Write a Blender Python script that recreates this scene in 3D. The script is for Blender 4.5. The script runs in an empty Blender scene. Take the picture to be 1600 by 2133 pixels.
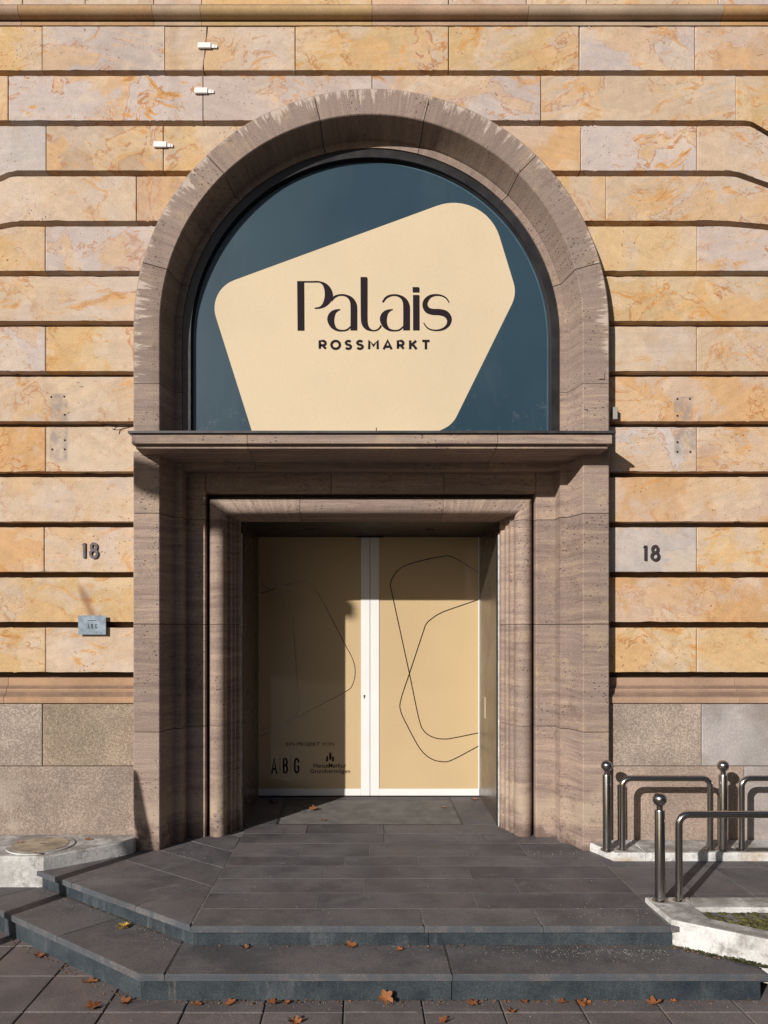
import bpy, bmesh, math, random
from mathutils import Vector, Matrix
random.seed(7)
R = math.radians
S = bpy.context.scene
COL = S.collection
EYE = 1.8                      # camera height over the pavement

# ------------------------------------------------------------------ camera, sky, sun, exposure
cd = bpy.data.cameras.new('camera'); cam = bpy.data.objects.new('camera', cd); COL.objects.link(cam)
cam.location = (-0.08, 0, EYE); cam.rotation_euler = (R(90), 0, 0)
cd.sensor_fit = 'HORIZONTAL'; cd.sensor_width = 36; cd.lens = 36
cd.shift_x = 50/1600; cd.shift_y = 243.5/1600
cd.clip_start = 0.05; cd.clip_end = 800
S.camera = cam
AZ, EL = 36.5, 22.2            # the light travels to the right, into the wall and down
w = bpy.data.worlds.new('World'); S.world = w; w.use_nodes = True
nt = w.node_tree
sky = nt.nodes.new('ShaderNodeTexSky'); sky.sky_type = 'NISHITA'; sky.sun_disc = False
sky.sun_elevation = R(EL); sky.sun_rotation = R(180+AZ)
bg = nt.nodes['Background']; bg.inputs['Strength'].default_value = 0.05
nt.links.new(sky.outputs[0], bg.inputs['Color'])
sd = bpy.data.lights.new('sun', 'SUN'); sd.energy = 4.4; sd.angle = R(0.5); sd.color = (1.0, 0.945, 0.87)
sun = bpy.data.objects.new('sun', sd); COL.objects.link(sun)
sun.rotation_euler = Vector((math.sin(R(AZ))*math.cos(R(EL)), math.cos(R(AZ))*math.cos(R(EL)), -math.sin(R(EL)))).to_track_quat('-Z', 'Y').to_euler()
sun.location = (-6, -6, 9)
S.view_settings.view_transform = 'Standard'; S.view_settings.look = 'None'
S.view_settings.exposure = 0.14; S.view_settings.gamma = 1; S.view_settings.use_curve_mapping = False

# ------------------------------------------------------------------ node helpers
def mat(name):
    m = bpy.data.materials.new(name); m.use_nodes = True
    t = m.node_tree; b = t.nodes['Principled BSDF']
    return m, t, b
class G:
    """small node-graph writer"""
    def __init__(s, t): s.t = t
    def put(s, sock, v):
        if isinstance(v, bpy.types.NodeSocket): s.t.links.new(v, sock)
        elif v is not None:
            if isinstance(v, (tuple, list)) and len(v) == 3 and sock.type == 'RGBA': v = (*v, 1)
            sock.default_value = v
    def math(s, op, a, b=None, c=None, clamp=False):
        n = s.t.nodes.new('ShaderNodeMath'); n.operation = op; n.use_clamp = clamp
        for i, v in enumerate((a, b, c)): s.put(n.inputs[i], v)
        return n.outputs[0]
    def vmath(s, op, a, b=None):
        n = s.t.nodes.new('ShaderNodeVectorMath'); n.operation = op
        s.put(n.inputs[0], a)
        if b is not None:
            if op == 'SCALE': s.put(n.inputs['Scale'], b)
            else: s.put(n.inputs[1], b)
        return n.outputs[0]
    def noise(s, v, scale, detail=4, rough=.55, dist=0, col=False):
        n = s.t.nodes.new('ShaderNodeTexNoise'); s.put(n.inputs['Vector'], v)
        n.inputs['Scale'].default_value = scale; n.inputs['Detail'].default_value = detail
        n.inputs['Roughness'].default_value = rough; n.inputs['Distortion'].default_value = dist
        return n.outputs['Color' if col else 'Fac']
    def voro(s, v, scale, out='Distance', feat='F1'):
        n = s.t.nodes.new('ShaderNodeTexVoronoi'); n.feature = feat; s.put(n.inputs['Vector'], v); n.inputs['Scale'].default_value = scale
        return n.outputs[out]
    def ss(s, v, a, b, lo=0., hi=1.):
        n = s.t.nodes.new('ShaderNodeMapRange'); n.interpolation_type = 'SMOOTHSTEP'; s.put(n.inputs['Value'], v)
        for k, x in zip(('From Min', 'From Max', 'To Min', 'To Max'), (a, b, lo, hi)): s.put(n.inputs[k], x)
        return n.outputs[0]
    def mix(s, f, a, b, op='MIX'):
        n = s.t.nodes.new('ShaderNodeMix'); n.data_type = 'RGBA'; n.blend_type = op
        s.put(n.inputs[0], f); s.put(n.inputs[6], a); s.put(n.inputs[7], b)
        return n.outputs[2]
    def ramp(s, f, stops):
        n = s.t.nodes.new('ShaderNodeValToRGB'); s.put(n.inputs[0], f); e = n.color_ramp.elements
        while len(e) < len(stops): e.new(.5)
        for el, (p, c) in zip(e, stops): el.position = p; el.color = (*c, 1)
        return n.outputs[0]
    def obj(s): return s.t.nodes.new('ShaderNodeTexCoord').outputs['Object']
    def uv(s): return s.t.nodes.new('ShaderNodeTexCoord').outputs['UV']
    def pos(s): return s.t.nodes.new('ShaderNodeNewGeometry').outputs['Position']
    def info(s, k): return s.t.nodes.new('ShaderNodeObjectInfo').outputs[k]
    def sep(s, v):
        n = s.t.nodes.new('ShaderNodeSeparateXYZ'); s.put(n.inputs[0], v); return n.outputs
    def comb(s, x, y, z):
        n = s.t.nodes.new('ShaderNodeCombineXYZ')
        for i, v in enumerate((x, y, z)): s.put(n.inputs[i], v)
        return n.outputs[0]
    def bump(s, h, strength, dist, b):
        n = s.t.nodes.new('ShaderNodeBump'); n.inputs['Strength'].default_value = strength; n.inputs['Distance'].default_value = dist
        s.put(n.inputs['Height'], h); s.t.links.new(n.outputs[0], b.inputs['Normal'])
    def gray(s, f): return s.comb(f, f, f)

def rnd_offset(g, v, k=41.7):
    r = g.info('Random')
    return g.vmath('ADD', v, g.comb(g.math('MULTIPLY', r, k), g.math('MULTIPLY', r, k*1.7), g.math('MULTIPLY', r, -k*.6)))

def wx(px, d): return (px-750)/1600*d-0.08
def wz(py, d): return EYE+(1310-py)/1600*d
def on_plane(px, py, z):        # the point of a level surface seen at a pixel
    d = (EYE-z)*1600/(py-1310); return Vector((wx(px, d), d, z))

DW = 5.517                      # face of the wall blocks
# ------------------------------------------------------------------ materials
def mk_sandstone():
    m, t, b = mat('sandstone'); g = G(t)
    P0 = g.obj(); base = g.info('Color'); vein = g.info('Alpha')
    rt = t.nodes.new('ShaderNodeVectorRotate'); rt.rotation_type = 'Y_AXIS'; g.put(rt.inputs['Vector'], P0)
    g.put(rt.inputs['Angle'], g.math('MULTIPLY', g.math('SUBTRACT', g.math('FRACT', g.math('MULTIPLY', g.info('Random'), 7.31)), .5), 1.1))
    P = rnd_offset(g, rt.outputs[0])
    wn = g.noise(P, 1.6, 3, .5, 0, True)
    W = g.vmath('ADD', P, g.vmath('SCALE', g.vmath('SUBTRACT', wn, (.5, .5, .5)), .55))
    # broad mineral clouds
    n1 = g.noise(W, 2.3, 5, .6)
    c = g.mix(g.ss(n1, .47, .59, 0, .52), base, (.53, .45, .41))
    n2 = g.noise(W, 1.5, 6, .62, .6)
    c = g.mix(g.math('MULTIPLY', g.ss(n2, .545, .585), g.math('MULTIPLY', vein, .72)), c, (.585, .365, .175))
    n3 = g.noise(g.vmath('ADD', W, (9, 3, 5)), 1.9, 5, .6, .3)
    c = g.mix(g.ss(n3, .55, .57, 0, .40), c, (.63, .50, .37))
    # iron veins round the clouds
    ed = g.math('ABSOLUTE', g.math('SUBTRACT', n2, .548))
    vm = g.math('MULTIPLY', g.ss(ed, .001, .013, 1, 0), g.ss(g.noise(P, 3.1, 4), .41, .53))
    c = g.mix(g.math('MULTIPLY', vm, g.math('MULTIPLY', vein, .9)), c, (.42, .18, .06))
    sn = g.noise(g.vmath('MULTIPLY', W, (2.0, 2, 5.2)), 1.5, 7, .70, .5)
    sm = g.math('MULTIPLY', g.ss(sn, .572, .602), g.ss(g.noise(g.vmath('ADD', P, (1, 6, 2)), 1.9, 3), .43, .53))
    c = g.mix(g.math('MULTIPLY', sm, g.math('MULTIPLY', vein, .95)), c, g.mix(g.ss(sn, .61, .68), (.56, .305, .115), (.40, .17, .055)))
    ed2 = g.math('ABSOLUTE', g.math('SUBTRACT', g.noise(W, 4.2, 5, .6, 1.1), .5))
    vm2 = g.math('MULTIPLY', g.ss(ed2, .001, .013, 1, 0), g.ss(g.noise(g.vmath('ADD', P, (4, 8, 1)), 2.2, 3), .46, .58))
    c = g.mix(g.math('MULTIPLY', vm2, g.math('MULTIPLY', vein, .75)), c, (.46, .235, .085))
    # bedding and grain
    bd = g.noise(g.vmath('MULTIPLY', g.vmath('ADD', P, g.vmath('SCALE', wn, .05)), (2.2, 2, 26)), 1, 5, .6)
    r2 = g.math('FRACT', g.math('MULTIPLY', g.info('Random'), 23.7))
    c = g.mix(g.math('MULTIPLY', g.ss(bd, .52, .68), g.math('MULTIPLY', g.ss(r2, .45, 1), .38)), c, (.58, .355, .165))
    c = g.mix(1, c, g.gray(g.ss(bd, .3, .7, .95, 1.04)), 'MULTIPLY')
    gr = g.noise(P0, 95, 3, .7)
    c = g.mix(1, c, g.gray(g.ss(gr, .3, .7, .92, 1.08)), 'MULTIPLY')
    md = g.noise(P, 11, 5, .65)
    c = g.mix(1, c, g.gray(g.ss(md, .3, .7, .93, 1.06)), 'MULTIPLY')
    # little rusty pits, clustered
    vo = g.voro(g.vmath('MULTIPLY', W, (1, 1, 1.7)), 21)
    pm = g.math('MULTIPLY', g.ss(vo, .06, .17, 1, 0), g.ss(g.noise(P, 2.4, 3), .50, .62))
    c = g.mix(g.math('MULTIPLY', pm, .85), c, (.27, .125, .055))
    st = g.ss(g.noise(g.vmath('MULTIPLY', P, (9, 9, 22)), 1, 5, .72), .63, .70)
    c = g.mix(g.math('MULTIPLY', st, .55), c, (.27, .15, .08))
    # ghosts of removed brackets, a rusty run
    x, y, z = g.sep(P0)
    mask = None
    for x0, x1, z0, z1 in GHOST:
        a = g.math('MULTIPLY', g.ss(x, x0-.006, x0+.006), g.ss(x, x1-.008, x1+.008, 1, 0))
        bb = g.math('MULTIPLY', g.ss(z, z0-.02, z0+.03), g.ss(z, z1-.003, z1+.003, 1, 0))
        a = g.math('MULTIPLY', a, bb); mask = a if mask is None else g.math('MAXIMUM', mask, a)
    mask = g.math('MULTIPLY', mask, g.ss(g.noise(P0, 16, 4, .6), .34, .62, .08, .75))
    c = g.mix(mask, c, (.29, .245, .225))
    run = g.math('ABSOLUTE', g.math('SUBTRACT', x, g.math('ADD', -2.085, g.math('MULTIPLY', g.math('SUBTRACT', 2.09, z), .42))))
    run = g.math('ADD', run, g.math('MULTIPLY', g.math('SUBTRACT', g.noise(P0, 14, 3), .5), .05))
    rm = g.math('MULTIPLY', g.ss(run, .0, .050, .6, 0), g.math('MULTIPLY', g.ss(z, 1.82, 1.86), g.ss(z, 2.07, 2.15, 1, 0)))
    rm = g.math('MULTIPLY', rm, g.ss(x, -1.75, -1.78))
    c = g.mix(rm, c, (.20, .085, .045))
    g.put(b.inputs['Base Color'], c); b.inputs['Roughness'].default_value = .88
    b.inputs['Specular IOR Level'].default_value = .25
    h = g.math('ADD', g.math('MULTIPLY', gr, .35), g.math('ADD', g.math('MULTIPLY', md, .9), g.math('ADD', g.math('MULTIPLY', bd, .5), g.math('MULTIPLY', pm, -.8))))
    g.bump(h, .75, .006, b)
    return m
GHOST = [(wx(105, DW), wx(141, DW), wz(880, DW), wz(820, DW)), (wx(104, DW), wx(141, DW), wz(962, DW), wz(888, DW)),
         (wx(1404, DW), wx(1444, DW), wz(880, DW), wz(826, DW)), (wx(1405, DW), wx(1450, DW), wz(950, DW), wz(890, DW))]
M = {}
M['sandstone'] = mk_sandstone()

def mk_portal(name, drip=False, streak=False):
    m, t, b = mat(name); g = G(t)
    u, v, _ = g.sep(g.uv()); rnd = g.info('Random'); P0 = g.obj(); X, Y, Z = g.sep(P0)
    V = g.comb(u, g.math('ADD', v, g.math('MULTIPLY', rnd, 33)), g.math('MULTIPLY', rnd, 17))
    wn = g.noise(V, 1.6, 3, .5); vv = g.math('ADD', v, g.math('MULTIPLY', rnd, 33))
    fr = g.math('ADD', 17, g.math('MULTIPLY', rnd, 14))
    wv = g.comb(g.math('MULTIPLY', u, 1.1), g.math('ADD', g.math('MULTIPLY', vv, fr), g.math('MULTIPLY', wn, 1.6)), rnd)
    bn = g.noise(wv, 1, 9, .80, .1)
    k = .98 if drip else 1.10
    lo, mid, hi = [tuple(q*k for q in c) for c in (((.185, .135, .115) if drip else (.155, .110, .092)), (.258, .190, .160), ((.335, .255, .205) if drip else (.41, .307, .235)))]
    c = g.ramp(bn, [(.32, lo), (.48, mid), (.66, hi)])
    # clouds that break the bedding up
    cl = g.noise(V, 2.1, 6, .68)
    c = g.mix(g.ss(cl, .42, .62, 0, .48), c, tuple(q*k for q in (.265, .208, .182)))
    c = g.mix(g.ss(g.noise(g.vmath('ADD', V, (3, 3, 9)), 3.0, 7, .72), .53, .66, 0, .55), c, tuple(q*k for q in (.40, .295, .200)))
    c = g.mix(g.ss(g.noise(g.vmath('ADD', V, (8, 1, 4)), 3.7, 7, .74), .55, .68, 0, .55), c, tuple(q*k for q in (.150, .108, .092)))
    fl = g.ss(g.noise(g.vmath('MULTIPLY', wv, (2.5, 2.2, 1)), 1, 6, .8), .60, .72, 0, .5)
    c = g.mix(g.math('MULTIPLY', fl, .4) if drip else fl, c, tuple(q*k for q in (.47, .355, .255)))
    gr = g.noise(P0, 120, 4, .78)
    c = g.mix(1, c, g.gray(g.ss(gr, .3, .7, .74, 1.24)), 'MULTIPLY')
    c = g.mix(1, c, g.gray(g.math('ADD', .90, g.math('MULTIPLY', rnd, .2))), 'MULTIPLY')
    vo = g.voro(g.vmath('MULTIPLY', V, (26, 50, 30)), 1)
    pm = g.math('MULTIPLY', g.ss(vo, .10, .26, 1, 0), g.ss(g.noise(V, 3.2, 4), .46, .58))
    c = g.mix(g.math('MULTIPLY', pm, .85), c, (.065, .047, .040))
    # damp stains and salt bloom with ragged edges at the foot of the stones
    zz = g.math('ADD', g.math('SUBTRACT', Z, .24), g.math('MULTIPLY', g.math('SUBTRACT', g.noise(P0, 4.5, 6, .7), .5), .75))
    salt = g.math('MULTIPLY', g.ss(zz, .16, .22), g.ss(zz, .30, .44, 1, 0))
    c = g.mix(g.math('MULTIPLY', salt, .55), c, (.46, .365, .275))
    c = g.mix(g.ss(zz, .12, .02, 0, .7), c, (.115, .078, .062))
    if drip:      # pale lime runs from the outer edge of the arch
        n1 = g.noise(g.comb(g.math('MULTIPLY', v, 19), rnd, g.math('MULTIPLY', u, 2.2)), 1, 5, .72)
        L = g.math('MULTIPLY', g.ss(n1, .42, .70), .15)
        L = g.math('MULTIPLY', L, g.ss(g.noise(g.comb(g.math('MULTIPLY', v, 2.1), rnd, 0), 1, 3), .38, .54, .25, 1))
        dm = g.ss(g.math('SUBTRACT', g.math('ADD', L, .004), u), -.012, .040)
        dm = g.math('MULTIPLY', dm, g.ss(g.noise(P0, 26, 6, .75), .34, .56, .45, .95))
        dm = g.math('MULTIPLY', dm, g.ss(u, .010, .016, .25, 1))
        c = g.mix(dm, c, (.53, .435, .37))
    if streak:    # white lime drops on the canopy edge
        sn = g.noise(g.comb(g.math('MULTIPLY', X, 9), 0, 0), 1, 4, .8)
        zq = g.math('MULTIPLY', g.math('SUBTRACT', Z, 3.05), .9)
        dm = g.ss(sn, g.math('ADD', .60, zq), g.math('ADD', .65, zq))
        c = g.mix(g.math('MULTIPLY', dm, .7), c, (.52, .46, .41))
    g.put(b.inputs['Base Color'], c); b.inputs['Roughness'].default_value = .8
    b.inputs['Specular IOR Level'].default_value = .28
    g.bump(g.math('ADD', g.math('MULTIPLY', bn, .4), g.math('ADD', g.math('MULTIPLY', gr, .35), g.math('ADD', g.math('MULTIPLY', cl, .8), g.math('MULTIPLY', pm, -1.4)))), .6, .005, b)
    return m
M['portal'] = mk_portal('portal_stone')
M['arch'] = mk_portal('arch_stone', drip=True)
M['canopy'] = mk_portal('canopy_stone', streak=True)

def mk_granite():
    m, t, b = mat('plinth_granite'); g = G(t)
    P0 = g.obj(); P = rnd_offset(g, P0); base = g.info('Color'); spk = g.info('Alpha')
    cr = g.sep(g.voro(P, 105, 'Color'))[0]; cr2 = g.sep(g.voro(g.vmath('ADD', P, (2, 5, 1)), 190, 'Color'))[1]
    n = g.math('ADD', g.math('MULTIPLY', cr, .6), g.math('MULTIPLY', cr2, .4))
    c = g.mix(1, base, g.gray(g.ss(n, .15, .9, g.math('SUBTRACT', 1, g.math('MULTIPLY', spk, .34)), g.math('ADD', 1, g.math('MULTIPLY', spk, .42)))), 'MULTIPLY')
    c = g.mix(g.math('MULTIPLY', spk, g.ss(cr2, .86, .90, 0, .55)), c, (.50, .43, .35))
    vo2 = g.voro(g.vmath('ADD', P, (3, 1, 2)), 105)
    c = g.mix(g.math('MULTIPLY', spk, g.ss(vo2, .0, .28, .7, 0)), c, (.10, .075, .06))
    big = g.noise(P, 2.4, 5, .62)
    c = g.mix(1, c, g.gray(g.ss(big, .3, .7, .80, 1.15)), 'MULTIPLY')
    c = g.mix(g.ss(g.noise(g.vmath('ADD', P, (7, 7, 7)), 3, 4), .5, .7, 0, .4), c, (.20, .145, .11))
    # flaked, paler patches low on the left stone
    x, y, z = g.sep(P0)
    fl = g.math('MULTIPLY', g.ss(g.noise(P0, 5, 6, .7), .50, .58), g.math('MULTIPLY', g.ss(x, -2.35, -2.6), g.ss(z, .85, .6)))
    c = g.mix(g.math('MULTIPLY', fl, .6), c, (.44, .37, .31))
    g.put(b.inputs['Base Color'], c); b.inputs['Roughness'].default_value = .85
    g.bump(g.math('ADD', n, g.math('MULTIPLY', big, .6)), .75, .006, b)
    return m
M['granite'] = mk_granite()

def mk_basalt(name, lo, hi, smear, rough=.7, streak=False, worn=None):
    m, t, b = mat(name); g = G(t)
    P0 = g.pos(); P = rnd_offset(g, P0, 23.1)
    big = g.noise(P, 2.2, 7, .68)
    c = g.mix(g.ss(big, .34, .66), lo, hi)
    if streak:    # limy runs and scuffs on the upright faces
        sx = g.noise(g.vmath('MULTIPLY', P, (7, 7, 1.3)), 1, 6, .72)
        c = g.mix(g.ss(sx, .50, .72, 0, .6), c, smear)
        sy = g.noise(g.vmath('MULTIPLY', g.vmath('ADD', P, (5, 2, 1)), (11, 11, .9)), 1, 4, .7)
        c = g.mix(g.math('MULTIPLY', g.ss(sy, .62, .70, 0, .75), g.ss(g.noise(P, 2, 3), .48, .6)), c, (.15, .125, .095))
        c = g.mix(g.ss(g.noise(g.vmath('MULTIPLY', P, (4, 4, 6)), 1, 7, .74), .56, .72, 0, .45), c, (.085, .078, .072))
    else:
        c = g.mix(g.ss(g.noise(g.vmath('ADD', P, (2, 9, 4)), 1.3, 7, .72, .5), .46, .66, 0, .6), c, (hi[0]*1.12, hi[1]*1.0, hi[2]*.92))
        c = g.mix(g.ss(g.noise(g.vmath('MULTIPLY', P, (1.3, 3.4, 2)), 1.7, 7, .74, .9), .55, .72, 0, .7), c, smear)
        c = g.mix(g.ss(g.noise(g.vmath('MULTIPLY', P0, (2, 2, 2)), 1.1, 8, .78, .3), .56, .70, 0, .5), c, (lo[0]*.72, lo[1]*.72, lo[2]*.74))
    if not streak:
        gum = g.ss(g.voro(g.vmath('MULTIPLY', P0, (1, 1, .2)), 4.3), .045, .07, .6, 0); c = g.mix(gum, c, (.045, .042, .043))
    fine = g.noise(P0, 150, 3, .78)
    c = g.mix(1, c, g.gray(g.ss(fine, .28, .72, .60, 1.40)), 'MULTIPLY')
    sp = g.math('MULTIPLY', g.ss(g.voro(P0, 70), .05, .18, 1, 0), g.ss(g.noise(P0, 3, 5), .46, .64))
    c = g.mix(g.math('MULTIPLY', sp, .5), c, (.27, .25, .235))
    c = g.mix(1, c, g.gray(g.math('ADD', .94, g.math('MULTIPLY', g.info('Random'), .12))), 'MULTIPLY')
    if worn:      # chipped and polished arrises
        nz = g.sep(t.nodes.new('ShaderNodeNewGeometry').outputs['True Normal'])[2]
        e = g.math('MULTIPLY', g.ss(nz, .97, .85), g.ss(g.noise(P0, 7, 6, .75), .36, .58, .1, .9))
        c = g.mix(e, c, worn)
    g.put(b.inputs['Base Color'], c)
    g.put(b.inputs['Roughness'], g.ss(big, .3, .7, rough-.1, rough+.1)); b.inputs['Specular IOR Level'].default_value = .35
    g.bump(g.math('ADD', g.math('MULTIPLY', fine, .6), big), .45, .004, b)
    return m
M['paving'] = mk_basalt('landing_basalt', (.070, .067, .075), (.136, .128, .134), (.190, .181, .186))
M['tread'] = mk_basalt('tread_basalt', (.078, .074, .080), (.140, .131, .134), (.195, .184, .187), .7, False, (.066, .078, .094))
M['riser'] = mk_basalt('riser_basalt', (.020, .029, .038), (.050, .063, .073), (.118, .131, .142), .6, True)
M['pavement'] = mk_basalt('pavement_concrete', (.108, .093, .093), (.168, .145, .142), (.205, .182, .177), .85)

def simple(name, col, rough=.5, metal=0, var=.15, scale=8, bump=0, spec=.5, bscale=60):
    m, t, b = mat(name); g = G(t); P = g.obj()
    n = g.noise(P, scale, 5, .6)
    g.put(b.inputs['Base Color'], g.mix(1, col, g.gray(g.ss(n, .3, .7, 1-var, 1+var)), 'MULTIPLY'))
    g.put(b.inputs['Roughness'], g.ss(n, .3, .7, max(.02, rough-.06), rough+.06)); b.inputs['Metallic'].default_value = metal
    b.inputs['Specular IOR Level'].default_value = spec
    if bump: g.bump(g.noise(P, bscale, 4, .65), bump, .004, b)
    return m
M['grout'] = simple('pale_grout', (.155, .147, .142), .9, var=.3, scale=30)
M['dark_joint'] = simple('dirt_filled_joint', (.045, .038, .033), .95, var=.4, scale=40)
M['backing'] = simple('shaded_groove_stone', (.115, .075, .048), .9, var=.2, scale=6)  # colour darkened to deepen the shade in the grooves between blocks
def mk_moulding():
    m, t, b = mat('moulding_stone'); g = G(t); P = rnd_offset(g, g.obj()); P0 = g.obj()
    n = g.noise(P, 2.4, 6, .65)
    c = g.mix(1, g.info('Color'), g.gray(g.ss(n, .3, .7, .84, 1.14)), 'MULTIPLY')
    c = g.mix(g.ss(g.noise(g.vmath('ADD', P, (3, 3, 3)), 3.5, 6, .7), .55, .68, 0, .5), c, (.47, .335, .215))
    nz = g.sep(t.nodes.new('ShaderNodeNewGeometry').outputs['True Normal'])[2]
    d = g.math('MULTIPLY', g.ss(nz, .12, .5), g.ss(g.noise(P0, 5, 6, .7), .25, .6, .45, .9))
    c = g.mix(d, c, (.17, .115, .088))       # soot settled on the sloping faces
    f = g.noise(P0, 100, 3, .7)
    c = g.mix(1, c, g.gray(g.ss(f, .3, .7, .9, 1.1)), 'MULTIPLY')
    g.put(b.inputs['Base Color'], c); b.inputs['Roughness'].default_value = .88; b.inputs['Specular IOR Level'].default_value = .25
    g.bump(g.math('ADD', n, g.math('MULTIPLY', f, .3)), .4, .006, b)
    return m
M['moulding'] = mk_moulding()
M['mullion'] = simple('black_frame_paint', (.022, .020, .022), .35)
M['film'] = None
M['lead'] = simple('lead_flashing', (.055, .05, .052), .55, .3, var=.3)
M['white_paint'] = simple('white_door_paint', (.78, .78, .77), .38, var=.03, scale=2)
M['trim'] = simple('worn_white_trim', (.60, .60, .58), .5, var=.25, scale=18)
M['bronze'] = simple('brown_metal_panel', (.105, .083, .067), .30, .5, var=.10, scale=3)
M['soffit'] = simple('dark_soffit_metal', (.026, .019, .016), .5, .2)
M['ink'] = simple('dark_print', (.019, .013, .017), .7, var=.05, spec=.1)
M['line_ink'] = simple('foil_line_print', (.30, .25, .235), .16, 1.0, var=.05)
M['digit'] = simple('bronze_numeral', (.075, .062, .066), .45, .5, var=.2, scale=40)
M['rubber'] = simple('black_rubber', (.018, .017, .018), .6)
M['white_plastic'] = simple('white_plastic', (.80, .80, .78), .4, var=.04)
M['hole'] = simple('drilled_hole', (.02, .015, .012), .9)

def mk_film():
    m, t, b = mat('blue_window_film'); g = G(t); P = g.obj()
    n = g.noise(P, 1.1, 4, .5); x, y, z = g.sep(P)
    c = g.mix(g.ss(n, .35, .65), (.019, .046, .071), (.027, .058, .084))
    dust = g.math('MULTIPLY', g.ss(g.noise(P, 13, 7, .75), .54, .72), g.ss(z, 3.62, 3.2))
    c = g.mix(g.math('MULTIPLY', dust, .38), c, (.30, .34, .36))
    wipe = g.ss(g.noise(g.vmath('MULTIPLY', P, (2.5, 1, .7)), 1.4, 6, .7, .6), .5, .75, 0, .05)
    c = g.mix(wipe, c, (.25, .30, .33))
    g.put(b.inputs['Base Color'], c); b.inputs['Roughness'].default_value = .42
    b.inputs['Coat Weight'].default_value = .3; b.inputs['Coat Roughness'].default_value = .03; b.inputs['Specular IOR Level'].default_value = .25
    g.bump(g.noise(P, .8, 2), .05, .05, b)
    return m
M['film'] = mk_film()
def mk_cream(name, col, coat):
    m, t, b = mat(name); g = G(t); P = g.obj()
    n = g.noise(P, 1.2, 4, .5)
    c = g.mix(1, col, g.gray(g.ss(n, .3, .7, .96, 1.03)), 'MULTIPLY')
    c = g.mix(1, c, g.gray(g.ss(g.noise(P, 70, 3), .3, .7, .975, 1.02)), 'MULTIPLY')
    g.put(b.inputs['Base Color'], c); b.inputs['Roughness'].default_value = .55; b.inputs['Specular IOR Level'].default_value = .2
    b.inputs['Coat Weight'].default_value = coat; b.inputs['Coat Roughness'].default_value = .06; b.inputs['Coat IOR'].default_value = 1.7
    return m
M['cream'] = mk_cream('cream_film', (.63, .515, .36), .0)
M['door_cream'] = mk_cream('cream_door_film', (.585, .435, .25), 1.0)

def mk_steel():
    m, t, b = mat('brushed_steel'); g = G(t); P = g.obj()
    br = g.noise(g.vmath('MULTIPLY', P, (160, 160, 3)), 1, 4, .7)
    g.put(b.inputs['Base Color'], g.mix(g.noise(P, 9, 5, .6), (.34, .315, .30), (.45, .425, .41)))
    b.inputs['Metallic'].default_value = 1
    g.put(b.inputs['Roughness'], g.ss(br, .3, .7, .20, .27)); b.inputs['Anisotropic'].default_value = .5
    pass
    return m
M['steel'] = mk_steel()
M['plaque'] = simple('blue_grey_plaque', (.22, .275, .34), .38, .15, var=.22, scale=22)

def mk_concrete():
    m, t, b = mat('whitewashed_concrete'); g = G(t); P = g.obj()
    n = g.noise(P, 4, 6, .68); x, y, z = g.sep(P)
    c = g.mix(g.ss(n, .32, .60), (.40, .385, .37), (.66, .655, .65))
    c = g.mix(g.ss(g.noise(g.vmath('MULTIPLY', P, (6, 6, 1.5)), 1.4, 6, .7), .52, .68, 0, .6), c, (.46, .475, .50))
    c = g.mix(g.ss(g.noise(P, 7, 7, .78), .51, .66, 0, .75), c, (.20, .18, .165))
    c = g.mix(g.ss(g.noise(g.vmath('ADD', P, (5, 5, 5)), 2.3, 5, .6), .60, .70, 0, .55), c, (.45, .34, .215))
    nz = g.sep(g.t.nodes.new('ShaderNodeNewGeometry').outputs['Normal'])[2]
    top = g.math('MULTIPLY', g.ss(nz, .5, .9), g.ss(g.noise(P, 6, 6, .7), .36, .60, .15, .85))
    c = g.mix(top, c, (.20, .18, .165))      # foot dirt lies on the level faces
    f = g.noise(P, 85, 4, .7)
    c = g.mix(1, c, g.gray(g.ss(f, .3, .7, .86, 1.12)), 'MULTIPLY')
    g.put(b.inputs['Base Color'], c); b.inputs['Roughness'].default_value = .88
    g.bump(g.math('ADD', n, g.math('MULTIPLY', f, .4)), .6, .008, b)
    return m
M['concrete'] = mk_concrete()
def mk_leaf():
    m, t, b = mat('dead_leaf'); g = G(t); P = g.obj(); r = g.info('Random')
    c = g.mix(g.noise(P, 30, 4), g.mix(r, (.30, .095, .03), (.42, .17, .06)), (.20, .075, .03))
    g.put(b.inputs['Base Color'], c); b.inputs['Roughness'].default_value = .6
    return m
M['leaf'] = mk_leaf()
M['yellow_leaf'] = simple('yellow_leaf', (.42, .27, .05), .6, var=.3, scale=40)
M['moss'] = simple('moss', (.075, .068, .018), .95, var=.6, scale=22, bump=1, bscale=120)
M['weed'] = simple('weed_green', (.062, .068, .022), .7, var=.5, scale=30)
M['debris'] = simple('brown_debris', (.12, .075, .04), .9, var=.5, scale=30)
M['grit'] = simple('pale_grit', (.22, .205, .19), .85, var=.4, scale=60)
M['street'] = mk_basalt('street_asphalt', (.05, .048, .047), (.065, .062, .06), (.08, .075, .07), .9)
M['pole'] = simple('grey_pole', (.15, .15, .15), .5, .3)

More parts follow.
